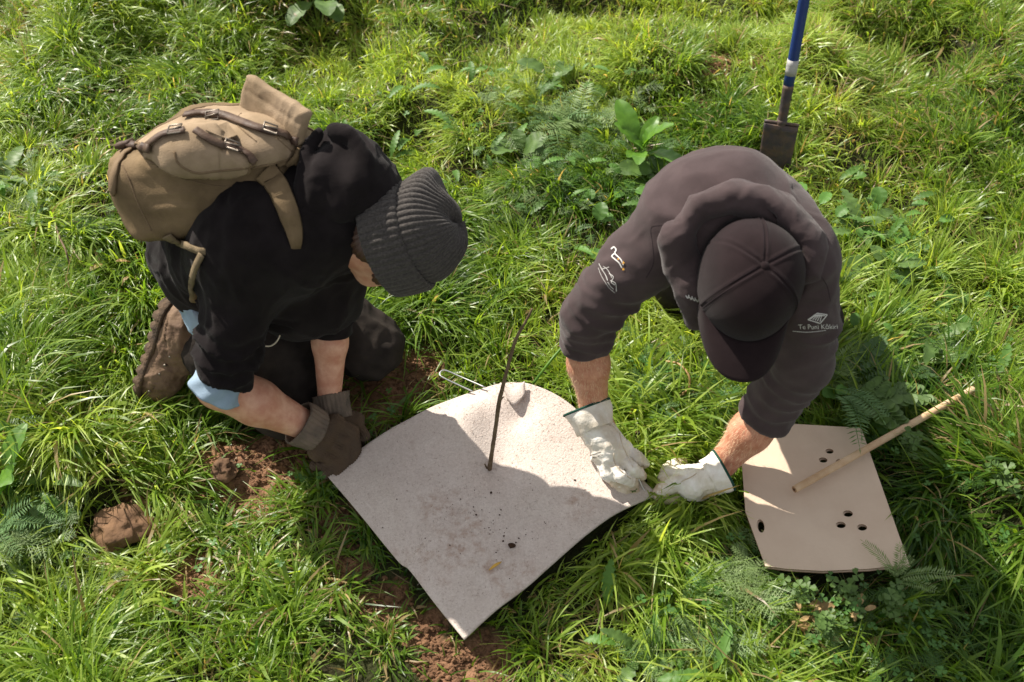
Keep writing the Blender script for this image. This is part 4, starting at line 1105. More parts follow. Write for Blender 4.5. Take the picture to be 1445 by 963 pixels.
o_ = decal(text_polys('PROTECH', (836, 648), (.93, -.30), (-.3, -.93), 3.6) + stroke([(833, 643), (848, 638)], .8), 'glove_print', M['black'], .0006, glA)
hvb = hvb_save
gB, pB = leather_glove(P(1004, 674, .075), P(980, 682, .055),
    [P(962, 668, .052), P(960, 674, .056), P(958, 683, .052), P(962, 692, .040)],
    [[P(950, 656, .050), P(962, 652, .028)], [P(942, 664, .052), P(948, 657, .026)], [P(938, 676, .046), P(940, 668, .026)], [P(952, 702, .030), P(933, 705, .020)]],
    [P(984, 672, .070), P(958, 680, .066), P(934, 692, .044), P(929, 697, .036)])
glB = sculpt('glove', gB, pB, .04, .0019, M['leather'], pr_, dispG(9))
cuff('glove_cuff', P(1021, 664, .082), P(1000, 675, .072), .041, .035, .0025, M['leather'], glB, wave=.0015, seed=4)
ringtube(P(1021, 664, .082), P(1000, 675, .072) - P(1021, 664, .082), .0402, .0024, M['green'], glB, wave=.0015, seed=4)
gb2 = bvh_of(glB); soil_tips(glB, [P(936, 690, .04), P(950, 700, .03), P(943, 664, .035), P(955, 657, .035), P(930, 698, .03)], .024, M['leatherd'])
welt([(992, 662), (978, 672), (962, 680), (948, 690)], .0009, M['leatherd'], glB, gb2, 'glove_seam')
# fair hair on the forearms
parts = []
for s, e, w_ in (('L', endL, D['wrL']), ('R', endR, D['wrR'])):
    ax = nrm(w_ - e); x = nrm(np.cross(ax, [0, 0, 1.])); y = np.cross(ax, x)
    for _ in range(900):
        t = random.uniform(.02, .95); ph = random.uniform(0, 6.283); L_ = np.linalg.norm(w_ - e)
        c_ = e + (w_ - e) * t; dd = math.cos(ph) * x + math.sin(ph) * y
        lo, hi = .02, .06
        for _k in range(9):
            m_ = (lo + hi) / 2
            if B2(np.array([c_ + dd * m_], np.float32))[0] < 0: lo = m_
            else: hi = m_
        q0 = c_ + dd * lo; tip = q0 + ax * .008 + dd * random.uniform(.001, .005) + np.cross(ax, dd) * random.uniform(-.004, .004)
        sx = nrm(np.cross(tip - q0, dd)) * .00028
        parts.append(([q0 - sx, q0 + sx, tip], [[0, 1, 2]]))
v, f = merge(parts); tag(mesh_py('arm_hair', v, f, M['armhair'], pr_), kind='stuff')
SOLIDS += [J2, T2]

# ============================================================ THINGS ON THE GROUND
# felt mulch mat: Coons patch between traced edges, real thickness
def edge(pts, n): return catmull([P(u, v, h) for u, v, h in pts], n)
NM = 110
eLB = edge([(462, 672, .030), (505, 722, .034), (560, 790, .034), (578, 805, .040), (612, 850, .036), (655, 903, .030)], NM)      # left -> bottom
eBR = edge([(655, 903, .030), (700, 862, .036), (745, 828, .034), (792, 786, .036), (836, 748, .042), (874, 723, .044), (928, 698, .040)], NM)   # bottom -> right
eLT = edge([(462, 672, .030), (510, 632, .044), (560, 600, .052), (620, 570, .060), (690, 546, .072), (722, 540, .074)], NM)       # left -> top
eTR = edge([(722, 540, .074), (748, 542, .080), (790, 560, .072), (835, 598, .058), (880, 650, .046), (928, 698, .040)], NM)       # top -> right
S, T = np.meshgrid(np.linspace(0, 1, NM), np.linspace(0, 1, NM), indexing='ij')   # S along left->bottom, T along left->top
s_, t_ = S[..., None], T[..., None]
MV = (1 - t_) * eLB[:, None] + t_ * eTR[:, None] + (1 - s_) * eLT[None] + s_ * eBR[None] - ((1 - s_) * (1 - t_) * eLB[0] + s_ * (1 - t_) * eLB[-1] + (1 - s_) * t_ * eLT[-1] + s_ * t_ * eTR[-1])
mx_, my_ = MV[..., 0], MV[..., 1]
def bump(u, v, r1, a, h=.04):
    q = P(u, v, h); return a * np.exp(-(((mx_ - q[0]) ** 2 + (my_ - q[1]) ** 2) / r1 ** 2))
inner = np.clip(np.minimum(np.minimum(S, 1 - S), np.minimum(T, 1 - T)) * 6, 0, 1)
dz = bump(665, 600, .045, .020) + bump(785, 600, .06, .008) - bump(694, 662, .045, .020) - bump(735, 600, .028, .012) + bump(560, 700, .06, .006) + bump(640, 800, .07, .004) - bump(770, 740, .06, .006)
dz = dz * inner + .0035 * n2(mx_, my_, 9, 31) + .0012 * n2(mx_, my_, 28, 32)
MV[..., 2] += dz
th = .0035; top = MV.copy(); bot = MV.copy(); bot[..., 2] -= th
n = NM * NM; I = np.arange(n).reshape(NM, NM)
q1 = np.stack([I[:-1, :-1], I[1:, :-1], I[1:, 1:], I[:-1, 1:]], -1).reshape(-1, 4)
ed = [I[i, 0] for i in range(NM)] + [I[-1, j] for j in range(1, NM)] + [I[i, -1] for i in range(NM - 2, -1, -1)] + [I[0, j] for j in range(NM - 2, 0, -1)]
side = np.array([[a, b, b + n, a + n] for a, b in zip(ed, ed[1:] + ed[:1])])
V = np.concatenate([top.reshape(-1, 3), bot.reshape(-1, 3)])
felt = mesh_np('felt_mat', V, np.vstack([q1, q1[:, ::-1] + n, side[:, ::-1]]), M['felt'])
bm = bmesh.new(); bm.from_mesh(felt.data); bmesh.ops.recalc_face_normals(bm, faces=bm.faces); bm.to_mesh(felt.data); bm.free()
tag(felt, 'square pinkish grey felt weed mat with soil stains spread between the two people', 'mat')
fb = bvh_of(felt)
def mz(u, v, off=0.0): return hit(fb, u, v, off)[0]
fb0 = bvh_of(felt); fv, ff = [], []
for _ in range(3200):
    a_, b_ = random.random(), random.random(); i_, j_ = int(a_ * (NM - 2)), int(b_ * (NM - 2)); q = MV[i_, j_] + (MV[i_ + 1, j_ + 1] - MV[i_, j_]) * random.random() + [0, 0, .0004]
    an = random.uniform(0, 6.283); L_ = random.uniform(.002, .006); cur = random.uniform(-1, 1); w_ = .00022; bb = len(fv)
    for k in range(4):
        t = k / 3; aa = an + cur * t; c_ = q + np.array([math.cos(aa), math.sin(aa), 0]) * L_ * t + [0, 0, .0007 * math.sin(t * 3.1)]; nx = np.array([-math.sin(aa), math.cos(aa), 0]) * w_; fv += [c_ - nx, c_ + nx]
    ff += [[bb + 2 * k, bb + 2 * k + 1, bb + 2 * k + 3, bb + 2 * k + 2] for k in range(3)]
tag(mesh_py('felt_fibres', fv, ff, mat('felt_fibre', (.70, .62, .56), .9, .1, color2=(.22, .15, .12), vscale=150), felt), kind='stuff')
# folded ear of felt at the top corner
ear = []
for a in range(9):
    for b in range(7):
        s = a / 8; t = b / 6
        base = catmull([P(716, 566, .078), P(727, 572, .082), P(742, 556, .088)], 9)[a]; tip = catmull([P(706, 540, .094), P(722, 549, .088), P(740, 538, .096)], 9)[a]
        q = base * (1 - t) + tip * t; q = q + np.array([0, 0, .008 * math.sin(t * 3.1) * (1 - s)]); ear.append(q)
F = [[a * 7 + b, (a + 1) * 7 + b, (a + 1) * 7 + b + 1, a * 7 + b + 1] for a in range(8) for b in range(6)]
eo = mesh_py('folded_corner', ear, F, M['felt'], felt, True); sm = eo.modifiers.new('solid', 'SOLIDIFY'); sm.thickness = .004

# sapling twig through the slit
tw = empty('sapling', P(690, 664, .03), 'thin bare brown sapling twig standing through the middle of the felt mat', 'sapling')
tp = [P(690, 668, .025), P(694, 640, .085), P(700, 600, .155), P(704, 570, .21), P(711, 540, .265), P(720, 505, .325), P(727, 482, .365), P(736, 464, .395), P(743, 452, .415), P(751, 436, .44)]
v, f = tube(tp, [.0048, .0040, .0038, .0042, .0034, .0030, .0030, .0026, .0022, .0016], 10, 70)
v = [q + .0006 * noise(np.array([q * 160]))[0] for q in v]; mesh_py('stem', v, f, M['twig'], tw, True)
for a, b, r in ((tp[0], P(684, 655, .05), .0026), (tp[3], P(711, 560, .228), .002), (tp[5], P(715, 498, .337), .0016), (tp[7], P(741, 466, .392), .0014), (tp[6], P(723, 476, .374), .0014)):
    v, f = tube([a, a * .5 + b * .5 + [0, 0, .002], b], [r, r * .5], 7, 8); mesh_py('bud', v, f, M['twig'], tw, True)

# crumbs of soil on the mat
def lump(c, r, seed, squash=.7, sub=2):
    bm = bmesh.new(); bmesh.ops.create_icosphere(bm, subdivisions=sub, radius=1)
    V = np.array([v.co for v in bm.verts]); F = [[v.index for v in f.verts] for f in bm.faces]; bm.free()
    d = 1 + .35 * noise(V * 1.6 + seed * 7.1) + .18 * noise(V * 4 + seed * 3.3)
    V = V * d[:, None] * np.array([1, .85, squash]) * r + c; return V, F
cr = [(722, 771, .0058), (693, 696, .003), (710, 764, .002), (728, 766, .0018), (711, 757, .002), (732, 760, .0018), (672, 727, .002), (705, 727, .0018), (707, 720, .0015), (650, 705, .0015), (811, 678, .0022), (742, 755, .0013), (690, 745, .0013), (680, 720, .0013), (635, 770, .0015), (700, 780, .0015), (715, 746, .0012), (668, 716, .0014), (560, 705, .0015), (540, 745, .0014), (600, 760, .0014)]
for _ in range(60): cr.append((random.gauss(695, 45), random.gauss(735, 35), random.uniform(.0005, .0011)))
ps = []
for i, (u, v, r) in enumerate(cr[1:]):
    q = mz(u, v)
    if q is not None: V_, F_ = lump(q + [0, 0, r * .5], r, i, sub=1); ps.append((V_, F_))
v, f = merge(ps); tag(mesh_py('soil_crumbs', v, f, M['crumb'], None), 'tiny dark soil crumbs scattered over the middle of the felt mat', 'soil', kind='stuff')
V_, F_ = lump(mz(722, 771) + [0, 0, .003], .0062, 5); tag(mesh_py('soil_crumb', V_, F_, M['crumb'], None, True), 'largest dark soil crumb on the lower half of the felt mat', 'soil lump')
a, b = mz(690, 806), mz(708, 794)
lf = []
for i in range(7):
    t = i / 6; c_ = a + (b - a) * t + [0, 0, .003 + .003 * math.sin(t * 3)]; wd = .0028 * math.sin(math.pi * min(.97, t * .9 + .05)); sx = nrm(np.cross(b - a, [0, 0, 1])) * wd; lf += [c_ - sx, c_ + [0, 0, -.001], c_ + sx]
F = [[i * 3 + k, i * 3 + k + 1, (i + 1) * 3 + k + 1, (i + 1) * 3 + k] for i in range(6) for k in range(2)]
lo_ = mesh_py('fallen_leaf', lf, F, M['yleaf'], None, True); lo_.modifiers.new('s', 'SOLIDIFY').thickness = .0004
tag(lo_, 'narrow yellow willow leaf lying on the felt mat near its lower corner', 'leaf')
a = mz(893, 692); lf2 = []; F2 = []
for k in range(7):
    ang = k * .9; L_ = .009; d_ = np.array([math.cos(ang), math.sin(ang), .25]); sx = np.array([-d_[1], d_[0], 0]) * .0022; b0 = len(lf2)
    lf2 += [a + [0, 0, .002], a + d_ * L_ * .5 - sx + [0, 0, .002], a + d_ * L_ + [0, 0, .002], a + d_ * L_ * .5 + sx + [0, 0, .002]]; F2.append([b0, b0 + 1, b0 + 2, b0 + 3])
tag(mesh_py('leaf_scrap', lf2, F2, M['dull'], None), 'small green leaf scrap on the felt mat under the white gloved hand', 'leaf')

# wire staples
def staple(pts, label, r=.0016):
    v, f = tube(pts, r, 8, 60); o = mesh_py('wire_staple', v, f, M['steel'], None, True); tag(o, label, 'staple'); return o
staple([P(668, 553, .075), P(646, 543, .077), P(629, 535, .08), P(621, 530, .081), P(622, 525, .081), P(629, 523, .08), P(650, 532, .077), P(685, 547, .080)], 'bent steel wire staple lying in the grass above the left side of the felt mat')
staple([P(886, 640, .095), P(895, 662, .075), P(905, 684, .050), P(913, 698, .036)], 'thin steel wire pin held by the white glove and pushed into the felt corner', .0015)

# cardboard tree guard with punched holes
def card():
    z0 = .052
    def hz(u, v):
        return z0 + .012 * smooth01((v - 600) / 200.0)
    crease = [(1113, 598), (1160, 806)]
    L_ = [(1100, 597), (1113, 598), (1160, 806), (1110, 803), (1080, 799), (1052, 722), (1047, 655), (1072, 615)]
    R_ = [(1113, 598), (1215, 604), (1283, 797), (1225, 803), (1160, 806)]
    ell = lambda u, v, a, b, th_: [(u + a * math.cos(t) * math.cos(th_) - b * math.sin(t) * math.sin(th_), v + a * math.cos(t) * math.sin(th_) + b * math.sin(t) * math.cos(th_)) for t in np.linspace(0, 2 * math.pi, 24, endpoint=False)]
    holesR = [ell(1170.5, 637, 5.8, 3.4, .1), ell(1161.5, 649.5, 6, 3.6, .1), ell(1184.5, 651.5, 5, 3.4, .1), ell(1196.5, 725, 7, 4.5, .1), ell(1186.5, 741, 7, 4.5, .1), ell(1216.5, 744.5, 7, 4.5, .1)]
    holesL = [ell(1073.5, 742.5, 5.2, 9.5, -.2)]
    o = empty('cardboard_sheet', P(1160, 720, .0), 'flat tan cardboard tree guard with punched round holes lying in the grass on the right', 'cardboard')
    for outline, holes, dz_ in ((L_, holesL, 0), (R_, holesR, 0)):
        bm = bmesh.new(); edges = []
        A_, B_, C_ = P(1113, 598, .054), P(1160, 806, .066), (P(1052, 722, .066) if outline is L_ else P(1283, 797, .070))
        N_ = nrm(np.cross(B_ - A_, C_ - A_)); N_ = N_ if N_[2] > 0 else -N_
        def pl_(u, v):
            d = ray(u, v); o_ = np.array([0, 0, CAM_H]); t = np.dot(A_ - o_, N_) / np.dot(d, N_); return o_ + d * t
        for lp in [outline] + holes:
            if lp is outline:
                ll = []
                for i in range(len(lp)):
                    a_, b_ = np.array(lp[i]), np.array(lp[(i + 1) % len(lp)])
                    for k in range(6): ll.append(a_ + (b_ - a_) * k / 6)
                lp = ll
            vs = [bm.verts.new(pl_(*q)) for q in lp]
            for i in range(len(vs)): edges.append(bm.edges.new((vs[i], vs[(i + 1) % len(vs)])))
        bmesh.ops.triangle_fill(bm, edges=edges, use_beauty=True, normal=N_)
        # second sheet folded beneath
        me = bpy.data.meshes.new('panel'); bm.to_mesh(me); bm.free(); me.materials.append(M['card']); me.materials.append(M['cardedge'])
        for p_ in me.polygons:
            if p_.normal.z < 0: p_.flip()
        for k in range(2):
            ob = bpy.data.objects.new('panel', me); link(ob, o)
            if k: ob.location = (0.0025, -.0015, -.0042)
            s2_ = ob.modifiers.new('thick', 'SOLIDIFY'); s2_.thickness = .0024; s2_.offset = -1; s2_.material_offset_rim = 1
    return o
cd = card()

# dowel resting across the cardboard
d0, d1 = P(1121, 691, .077), P(1374, 549, .090)
dw = empty('dowel', d0, 'long pale wooden dowel stake lying across the cardboard sheet', 'stake')
ax = nrm(d1 - d0); L_ = np.linalg.norm(d1 - d0)
v, f = tube([d0, d0 + ax * .002, d0 + ax * (L_ - .05), d0 + ax * (L_ - .048), d0 + ax * (L_ - .03), d0 + ax * (L_ - .026), d1 - ax * .003, d1], [.0062, .0069, .0069, .0069, .0064, .0072, .0072, .0060], 18)
v = [q + np.array([0, 0, .0012]) * math.sin(np.dot(q - d0, ax) * 9) for q in v]; mesh_py('shaft', v, f, M['wood'], dw, True)
v, f = tube([d0 - ax * .0006, d0 + ax * .001], .0062, 16); mesh_py('end_grain', v, f, M['woodend'], dw, False)
v, f = tube([d0 - ax * .0010, d0 + ax * .001], .0026, 10); mesh_py('end_core', v, f, M['crumb'], dw, False)

# spade stuck in the turf
sp0 = P(1104, 214, .02); top_ = P(1136, 0, .41); sx_ = nrm(top_ - P(1103, 180, .10)); 
if sx_[2] < .85: sx_ = nrm(np.array([sx_[0], sx_[1] * .6, abs(sx_[2])]))
shv = empty('spade', sp0, 'narrow muddy spade with a blue shaft and silver band stuck upright in the turf', 'spade')
base = P(1103, 174, float(G(.68, 2.0)) + .115); wv = nrm(P(1130, 181, .115) - P(1080, 174, .115)); fn = np.cross(sx_, wv)
v, f = tube([base + sx_ * .0, base + sx_ * .10], [.0110, .0132], 16, 12); mesh_py('socket', v, f, M['rust'], shv, True)
v, f = tube([base + sx_ * .09, base + sx_ * .82], .0128, 18, 20); hd_ = mesh_py('shaft', v, f, M['blue'], shv, True)
tb = np.linalg.norm(P(1118, 98, .26) - base)
v, f = tube([base + sx_ * (tb - .016), base + sx_ * (tb + .022)], .0136, 20, 4); mesh_py('silver_band', v, f, M['silver'], shv, True)
gp = base + sx_ * .82
v, f = merge([tube([gp, gp + sx_ * .03 - wv * .05, gp + sx_ * .11 - wv * .055], .011, 10, 14), tube([gp, gp + sx_ * .03 + wv * .05, gp + sx_ * .11 + wv * .055], .011, 10, 14), tube([gp + sx_ * .11 - wv * .062, gp + sx_ * .11 + wv * .062], .014, 12)])
mesh_py('handle', v, f, M['blue'], shv, True)
V = []; nu, nv = 17, 14
for lay in (0, 1):
    for j in range(nv):
        t = j / (nv - 1)
        for i in range(nu):
            a = -1 + 2 * i / (nu - 1); hw = .042 * (1 - .10 * t)
            q = base + wv * a * hw - sx_ * (.004 + .21 * t) - fn * (.008 * (1 - a * a) * (1 - .3 * t)) + fn * (.0035 if lay else 0)
            if t < .01: q = q + fn * .004 * (1 if lay else -1)
            V.append(q + fn * .0012 * noise(np.array([q * 60]))[0])
n = nu * nv; F = []
for j in range(nv - 1):
    for i in range(nu - 1):
        q = [j * nu + i, j * nu + i + 1, (j + 1) * nu + i + 1, (j + 1) * nu + i]; F.append(q); F.append([k + n for k in q[::-1]])
ed = [i for i in range(nu)] + [j * nu + nu - 1 for j in range(1, nv)] + [(nv - 1) * nu + i for i in range(nu - 2, -1, -1)] + [j * nu for j in range(nv - 2, 0, -1)]
for a, b in zip(ed, ed[1:] + ed[:1]): F.append([b, a, a + n, b + n])
mesh_py('blade', V, F, M['rust'], shv, True)
v, f = tube([base - wv * .042, base + wv * .042], .004, 8, 10); mesh_py('tread', v, f, M['rust'], shv, True)
v, f = tube([base + sx_ * .01, base - sx_ * .06], [.013, .004], 12, 10); mesh_py('blade_rib', v, f, M['rust'], shv, True)

# clods of earth
for (u, v_, r, sq, lb) in ((162, 730, .052, .55, 'smooth brown clod of earth lying in the dark grass at the lower left'),
                       (184, 690, .016, .7, 'small crumbly clod just above the smooth brown clod'),
                       (312, 652, .026, .7, 'crumbly heaped clod of earth on the bare soil below the bent arm')):
    q = P(u, v_, .03); q[2] = float(G(q[0], q[1])) + r * sq * .75
    V_, F_ = lump(np.zeros(3), r, u, sq, 4)
    V_ = V_ * (1 + .05 * noise(V_ * 90))[:, None] + (.0035 if 'crumbly' in lb else .0008) * noise(V_ * 160)[:, None] + q
    tag(mesh_py('earth_clod', V_, F_, M['clod'], None, True), lb, 'clod')
# loose crumbs on the bare patches
ps = []; k = 0
while k < 3400:
    a, b, r = random.choice(SOILW); x = random.gauss(a, r * .6); y = random.gauss(b, r * .6)
    if poly_dist(np.array([x]), np.array([y]), matpoly)[0] < .0: k += 1; continue
    s = abs(random.gauss(0, .0028)) + .0012; z = float(G(x, y)) + s * .3
    ps.append(lump(np.array([x, y, z]), s, k, .8, 1)); k += 1
v, f = merge(ps); tag(mesh_py('loose_soil', v, f, M['soil'], None), 'loose crumbled clay scattered over the bare patches', 'soil', kind='stuff')

# ============================================================ WEEDS
def leaf_blade(pts, widths, cupz=.15, seed=0, nw=5, wav=.0):
    """broad leaf along a spine, with midrib fold; widths half-width profile"""
    c = np.asarray(pts, float); n = len(c); T = np.gradient(c, axis=0); T /= np.linalg.norm(T, axis=1)[:, None]
    V = []
    for i in range(n):
        s = nrm(np.cross(T[i], [0, 0, 1.])); N = np.cross(s, T[i])
        for k in range(nw):
            a = -1 + 2 * k / (nw - 1); w_ = widths[i]
            V.append(c[i] + s * a * w_ + N * (cupz * w_ * abs(a) + wav * math.sin(i * 1.9 + seed + 2 * a) * abs(a) * w_ * 2))
    F = [[i * nw + k, i * nw + k + 1, (i + 1) * nw + k + 1, (i + 1) * nw + k] for i in range(n - 1) for k in range(nw - 1)]
    return V, F
def arc(L, rise, droop, n=12, side=0.):
    t = np.linspace(0, 1, n); a = rise - droop * t; x = np.cumsum(np.cos(a)) * L / n; z = np.cumsum(np.sin(a)) * L / n
    return np.stack([x - x[0], side * t * t * L, z - z[0]], 1)
def feather(L=.10, n=13, seed=0, rise=.7, droop=1.2, w0=.30):
    """fern-like divided leaf: rachis, side leaflets, each toothed"""
    r = random.Random(seed); sp_ = arc(L, rise, droop, n * 2, r.uniform(-.2, .2)); parts = [tube(sp_, [.0011, .0004], 4)]
    T = np.gradient(sp_, axis=0)
    for i in range(3, n * 2 - 1, 2):
        t = i / (n * 2.); ll = L * w0 * math.sin(math.pi * min(1, t * .92 + .10)) ** .8
        for s in (-1, 1):
            tt = nrm(T[i]); sd_ = nrm(np.cross([0, 0, 1.], tt)) * s; d = nrm(sd_ + tt * r.uniform(.5, 1.0) + np.array([0, 0, r.uniform(-.45, .25)])); ll = ll * r.uniform(.8, 1.15)
            V = []; F = []; m = 5; wv_ = np.cross(d, [0, 0, 1.]); wv_ = nrm(wv_)
            for k in range(m + 1):
                q = sp_[i] + d * ll * k / m; hw = .0010
                V += [q - wv_ * hw * (1 - .6 * k / m), q + wv_ * hw * (1 - .6 * k / m)]
            F = [[2 * k, 2 * k + 1, 2 * k + 3, 2 * k + 2] for k in range(m)]
            for k in range(1, m):
                q = sp_[i] + d * ll * k / m; tl = ll * .36 * (1.15 - k / m)
                for e in (-1, 1):
                    dd = nrm(d + wv_ * e * 1.0); b = len(V); V += [q - d * .0010, q + d * .0014, q + dd * tl + np.array([0, 0, r.uniform(-.002, .001)])]; F.append([b, b + 1, b + 2])
            parts.append((V, F))
    return merge(parts)
def pinnate(L=.12, n=9, shape='round', seed=0, rise=.9, droop=1.4, ls=.016):
    r = random.Random(seed); sp_ = arc(L, rise, droop, n + 3, r.uniform(-.15, .15)); parts = [tube(sp_, [.0014, .0006], 5)]; T = np.gradient(sp_, axis=0)
    for i in range(2, n + 3):
        t = i / (n + 2); sz = ls * (.55 + .75 * math.sin(math.pi * (t * .8 + .1)))
        for s in ((-1, 1) if i < n + 2 else (0,)):
            tt = nrm(T[i]); sd_ = nrm(np.cross([0, 0, 1.], tt)) * s; d = nrm(sd_ + tt * (.35 if s else 1) + np.array([0, 0, r.uniform(-.3, .2)])); sx = nrm(np.cross(d, [0, 0, 1.])); up_ = np.cross(sx, d)
            if shape == 'round':
                V = [sp_[i]]; 
                for k in range(9):
                    a = -1.25 * math.pi / 2 + k / 8 * 1.25 * math.pi; V.append(sp_[i] + d * (sz * .5 + sz * .5 * math.cos(a * .8)) + sx * sz * .42 * math.sin(a * .8) + up_ * sz * .1 * abs(math.sin(a)))
                F = [[0, k, k + 1] for k in range(1, 9)]
            else:
                w_ = sz * .09; V = [sp_[i], sp_[i] + d * sz * .5 - sx * w_, sp_[i] + d * sz, sp_[i] + d * sz * .5 + sx * w_]; F = [[0, 1, 2, 3]]
            parts.append((V, F))
    return merge(parts)
def dock(L=.14, seed=0, rise=1.1, droop=1.0, w_=.028):
    r = random.Random(seed); st = arc(L, rise, droop, 18, r.uniform(-.2, .2)); t = np.linspace(0, 1, 18)
    wd = np.where(t < .3, .0018, w_ * np.sin(np.clip((t - .26) / .76, 0, 1) * math.pi) ** .65 + .0006); v, f = leaf_blade(st, wd, .22, seed, 7, .05)
    return merge([(v, f), tube(st - [0, 0, .0012], [.0022, .0008], 5)])
def runcinate(L=.13, seed=0):      # toothed rosette leaf (dandelion-like)
    r = random.Random(seed); st = arc(L, .6, 1.1, 26, r.uniform(-.2, .2)); t = np.linspace(0, 1, 26)
    wd = .019 * np.sin(np.clip(t, .03, .98) * math.pi) ** .6 * (.55 + .45 * np.abs(np.sin(t * 22)))
    return leaf_blade(st, wd, .18, seed, 5, .08)
def clover(L=.05, seed=0):
    r = random.Random(seed); st = arc(L, 1.3, .4, 7); parts = [tube(st, [.0009, .0006], 4)]; c_ = st[-1]
    for k in range(3):
        a = k * 2.094 + r.uniform(-.2, .2); d = np.array([math.cos(a), math.sin(a), .1]); sx = np.array([-d[1], d[0], 0]); sz = .011
        V = [c_]; 
        for j in range(7):
            b = -1 + j / 3; V.append(c_ + d * sz * (1 - .35 * b * b - (.12 if j == 3 else 0)) + sx * sz * .55 * b + np.array([0, 0, .002 * abs(b)]))
        parts.append((V, [[0, j, j + 1] for j in range(1, 7)]))
    return merge(parts)
def proto(fn, material, **k):
    v, f = fn(**k); me = bpy.data.meshes.new('leaf'); me.from_pydata([tuple(map(float, q)) for q in v], [], f); me.update()
    me.polygons.foreach_set('use_smooth', [True] * len(me.polygons)); me.materials.append(material); return me
K = {}
K['yarrow'] = [proto(feather, M['fern'], seed=i, L=.10 + .02 * i, rise=.85 - .15 * i, droop=1.1 + .2 * i) for i in range(4)]
K['ragwort'] = [proto(feather, M['silverleaf'], seed=10 + i, L=.085 + .02 * i, rise=.9 - .2 * i, droop=1.2, w0=.42, n=10) for i in range(4)]
K['vetch'] = [proto(pinnate, M['dull'], seed=i, L=.13 + .01 * i, n=9, ls=.026, rise=.9 - .2 * i) for i in range(3)]
K['needle'] = [proto(pinnate, M['fern'], shape='n', seed=i, L=.13 + .02 * i, n=17, ls=.020, rise=1.0 - .2 * i, droop=1.3) for i in range(3)]
K['greyneedle'] = [proto(pinnate, M['silverleaf'], shape='n', seed=5 + i, L=.13 + .02 * i, n=20, ls=.022, rise=1.0 - .2 * i, droop=1.0) for i in range(3)]
K['dock'] = [proto(dock, M['dock'], seed=i, L=.13 + .02 * i, rise=1.25 - .12 * i) for i in range(4)]
K['dulldock'] = [proto(dock, M['dull'], seed=20 + i, L=.10 + .02 * i, rise=.8 - .15 * i) for i in range(3)]
K['rosette'] = [proto(runcinate, M['dull'], seed=i, L=.11 + .015 * i) for i in range(3)]
K['clover'] = [proto(clover, M['dull'], seed=i, L=.045 + .01 * i) for i in range(3)]
K['dry'] = [proto(dock, M['dry'], seed=30 + i, L=.08, rise=.6, w_=.012) for i in range(2)]
def weed(name, kind, u, v, h, n, size, label, cat='weed', group=None, a0=0., a1=6.283, lift=0.0, tilt=0.0, spread=.012):
    q = P(u, v, h); z = float(G(q[0], q[1])); 
    if h <= .001: q[2] = z + .01
    e = empty(name, q, label, cat, group); r = random.Random(int(u * 7 + v))
    for i in range(n):
        a = a0 + (a1 - a0) * (i + r.uniform(-.3, .3)) / max(1, n); me = r.choice(K[kind]); o = bpy.data.objects.new('leaf', me); C.objects.link(o); o.parent = e
        s = size * (.72 if kind in ('yarrow', 'ragwort') else 1) * r.uniform(.6, 1.2); o.scale = (s, s, s); o.rotation_euler = (r.uniform(-.25, .25), -tilt + r.uniform(-.35, .15) + (0 if i % 2 else -.25), a)
        o.location = (r.uniform(-spread, spread), r.uniform(-spread, spread), lift + r.uniform(0, .02))
    return e
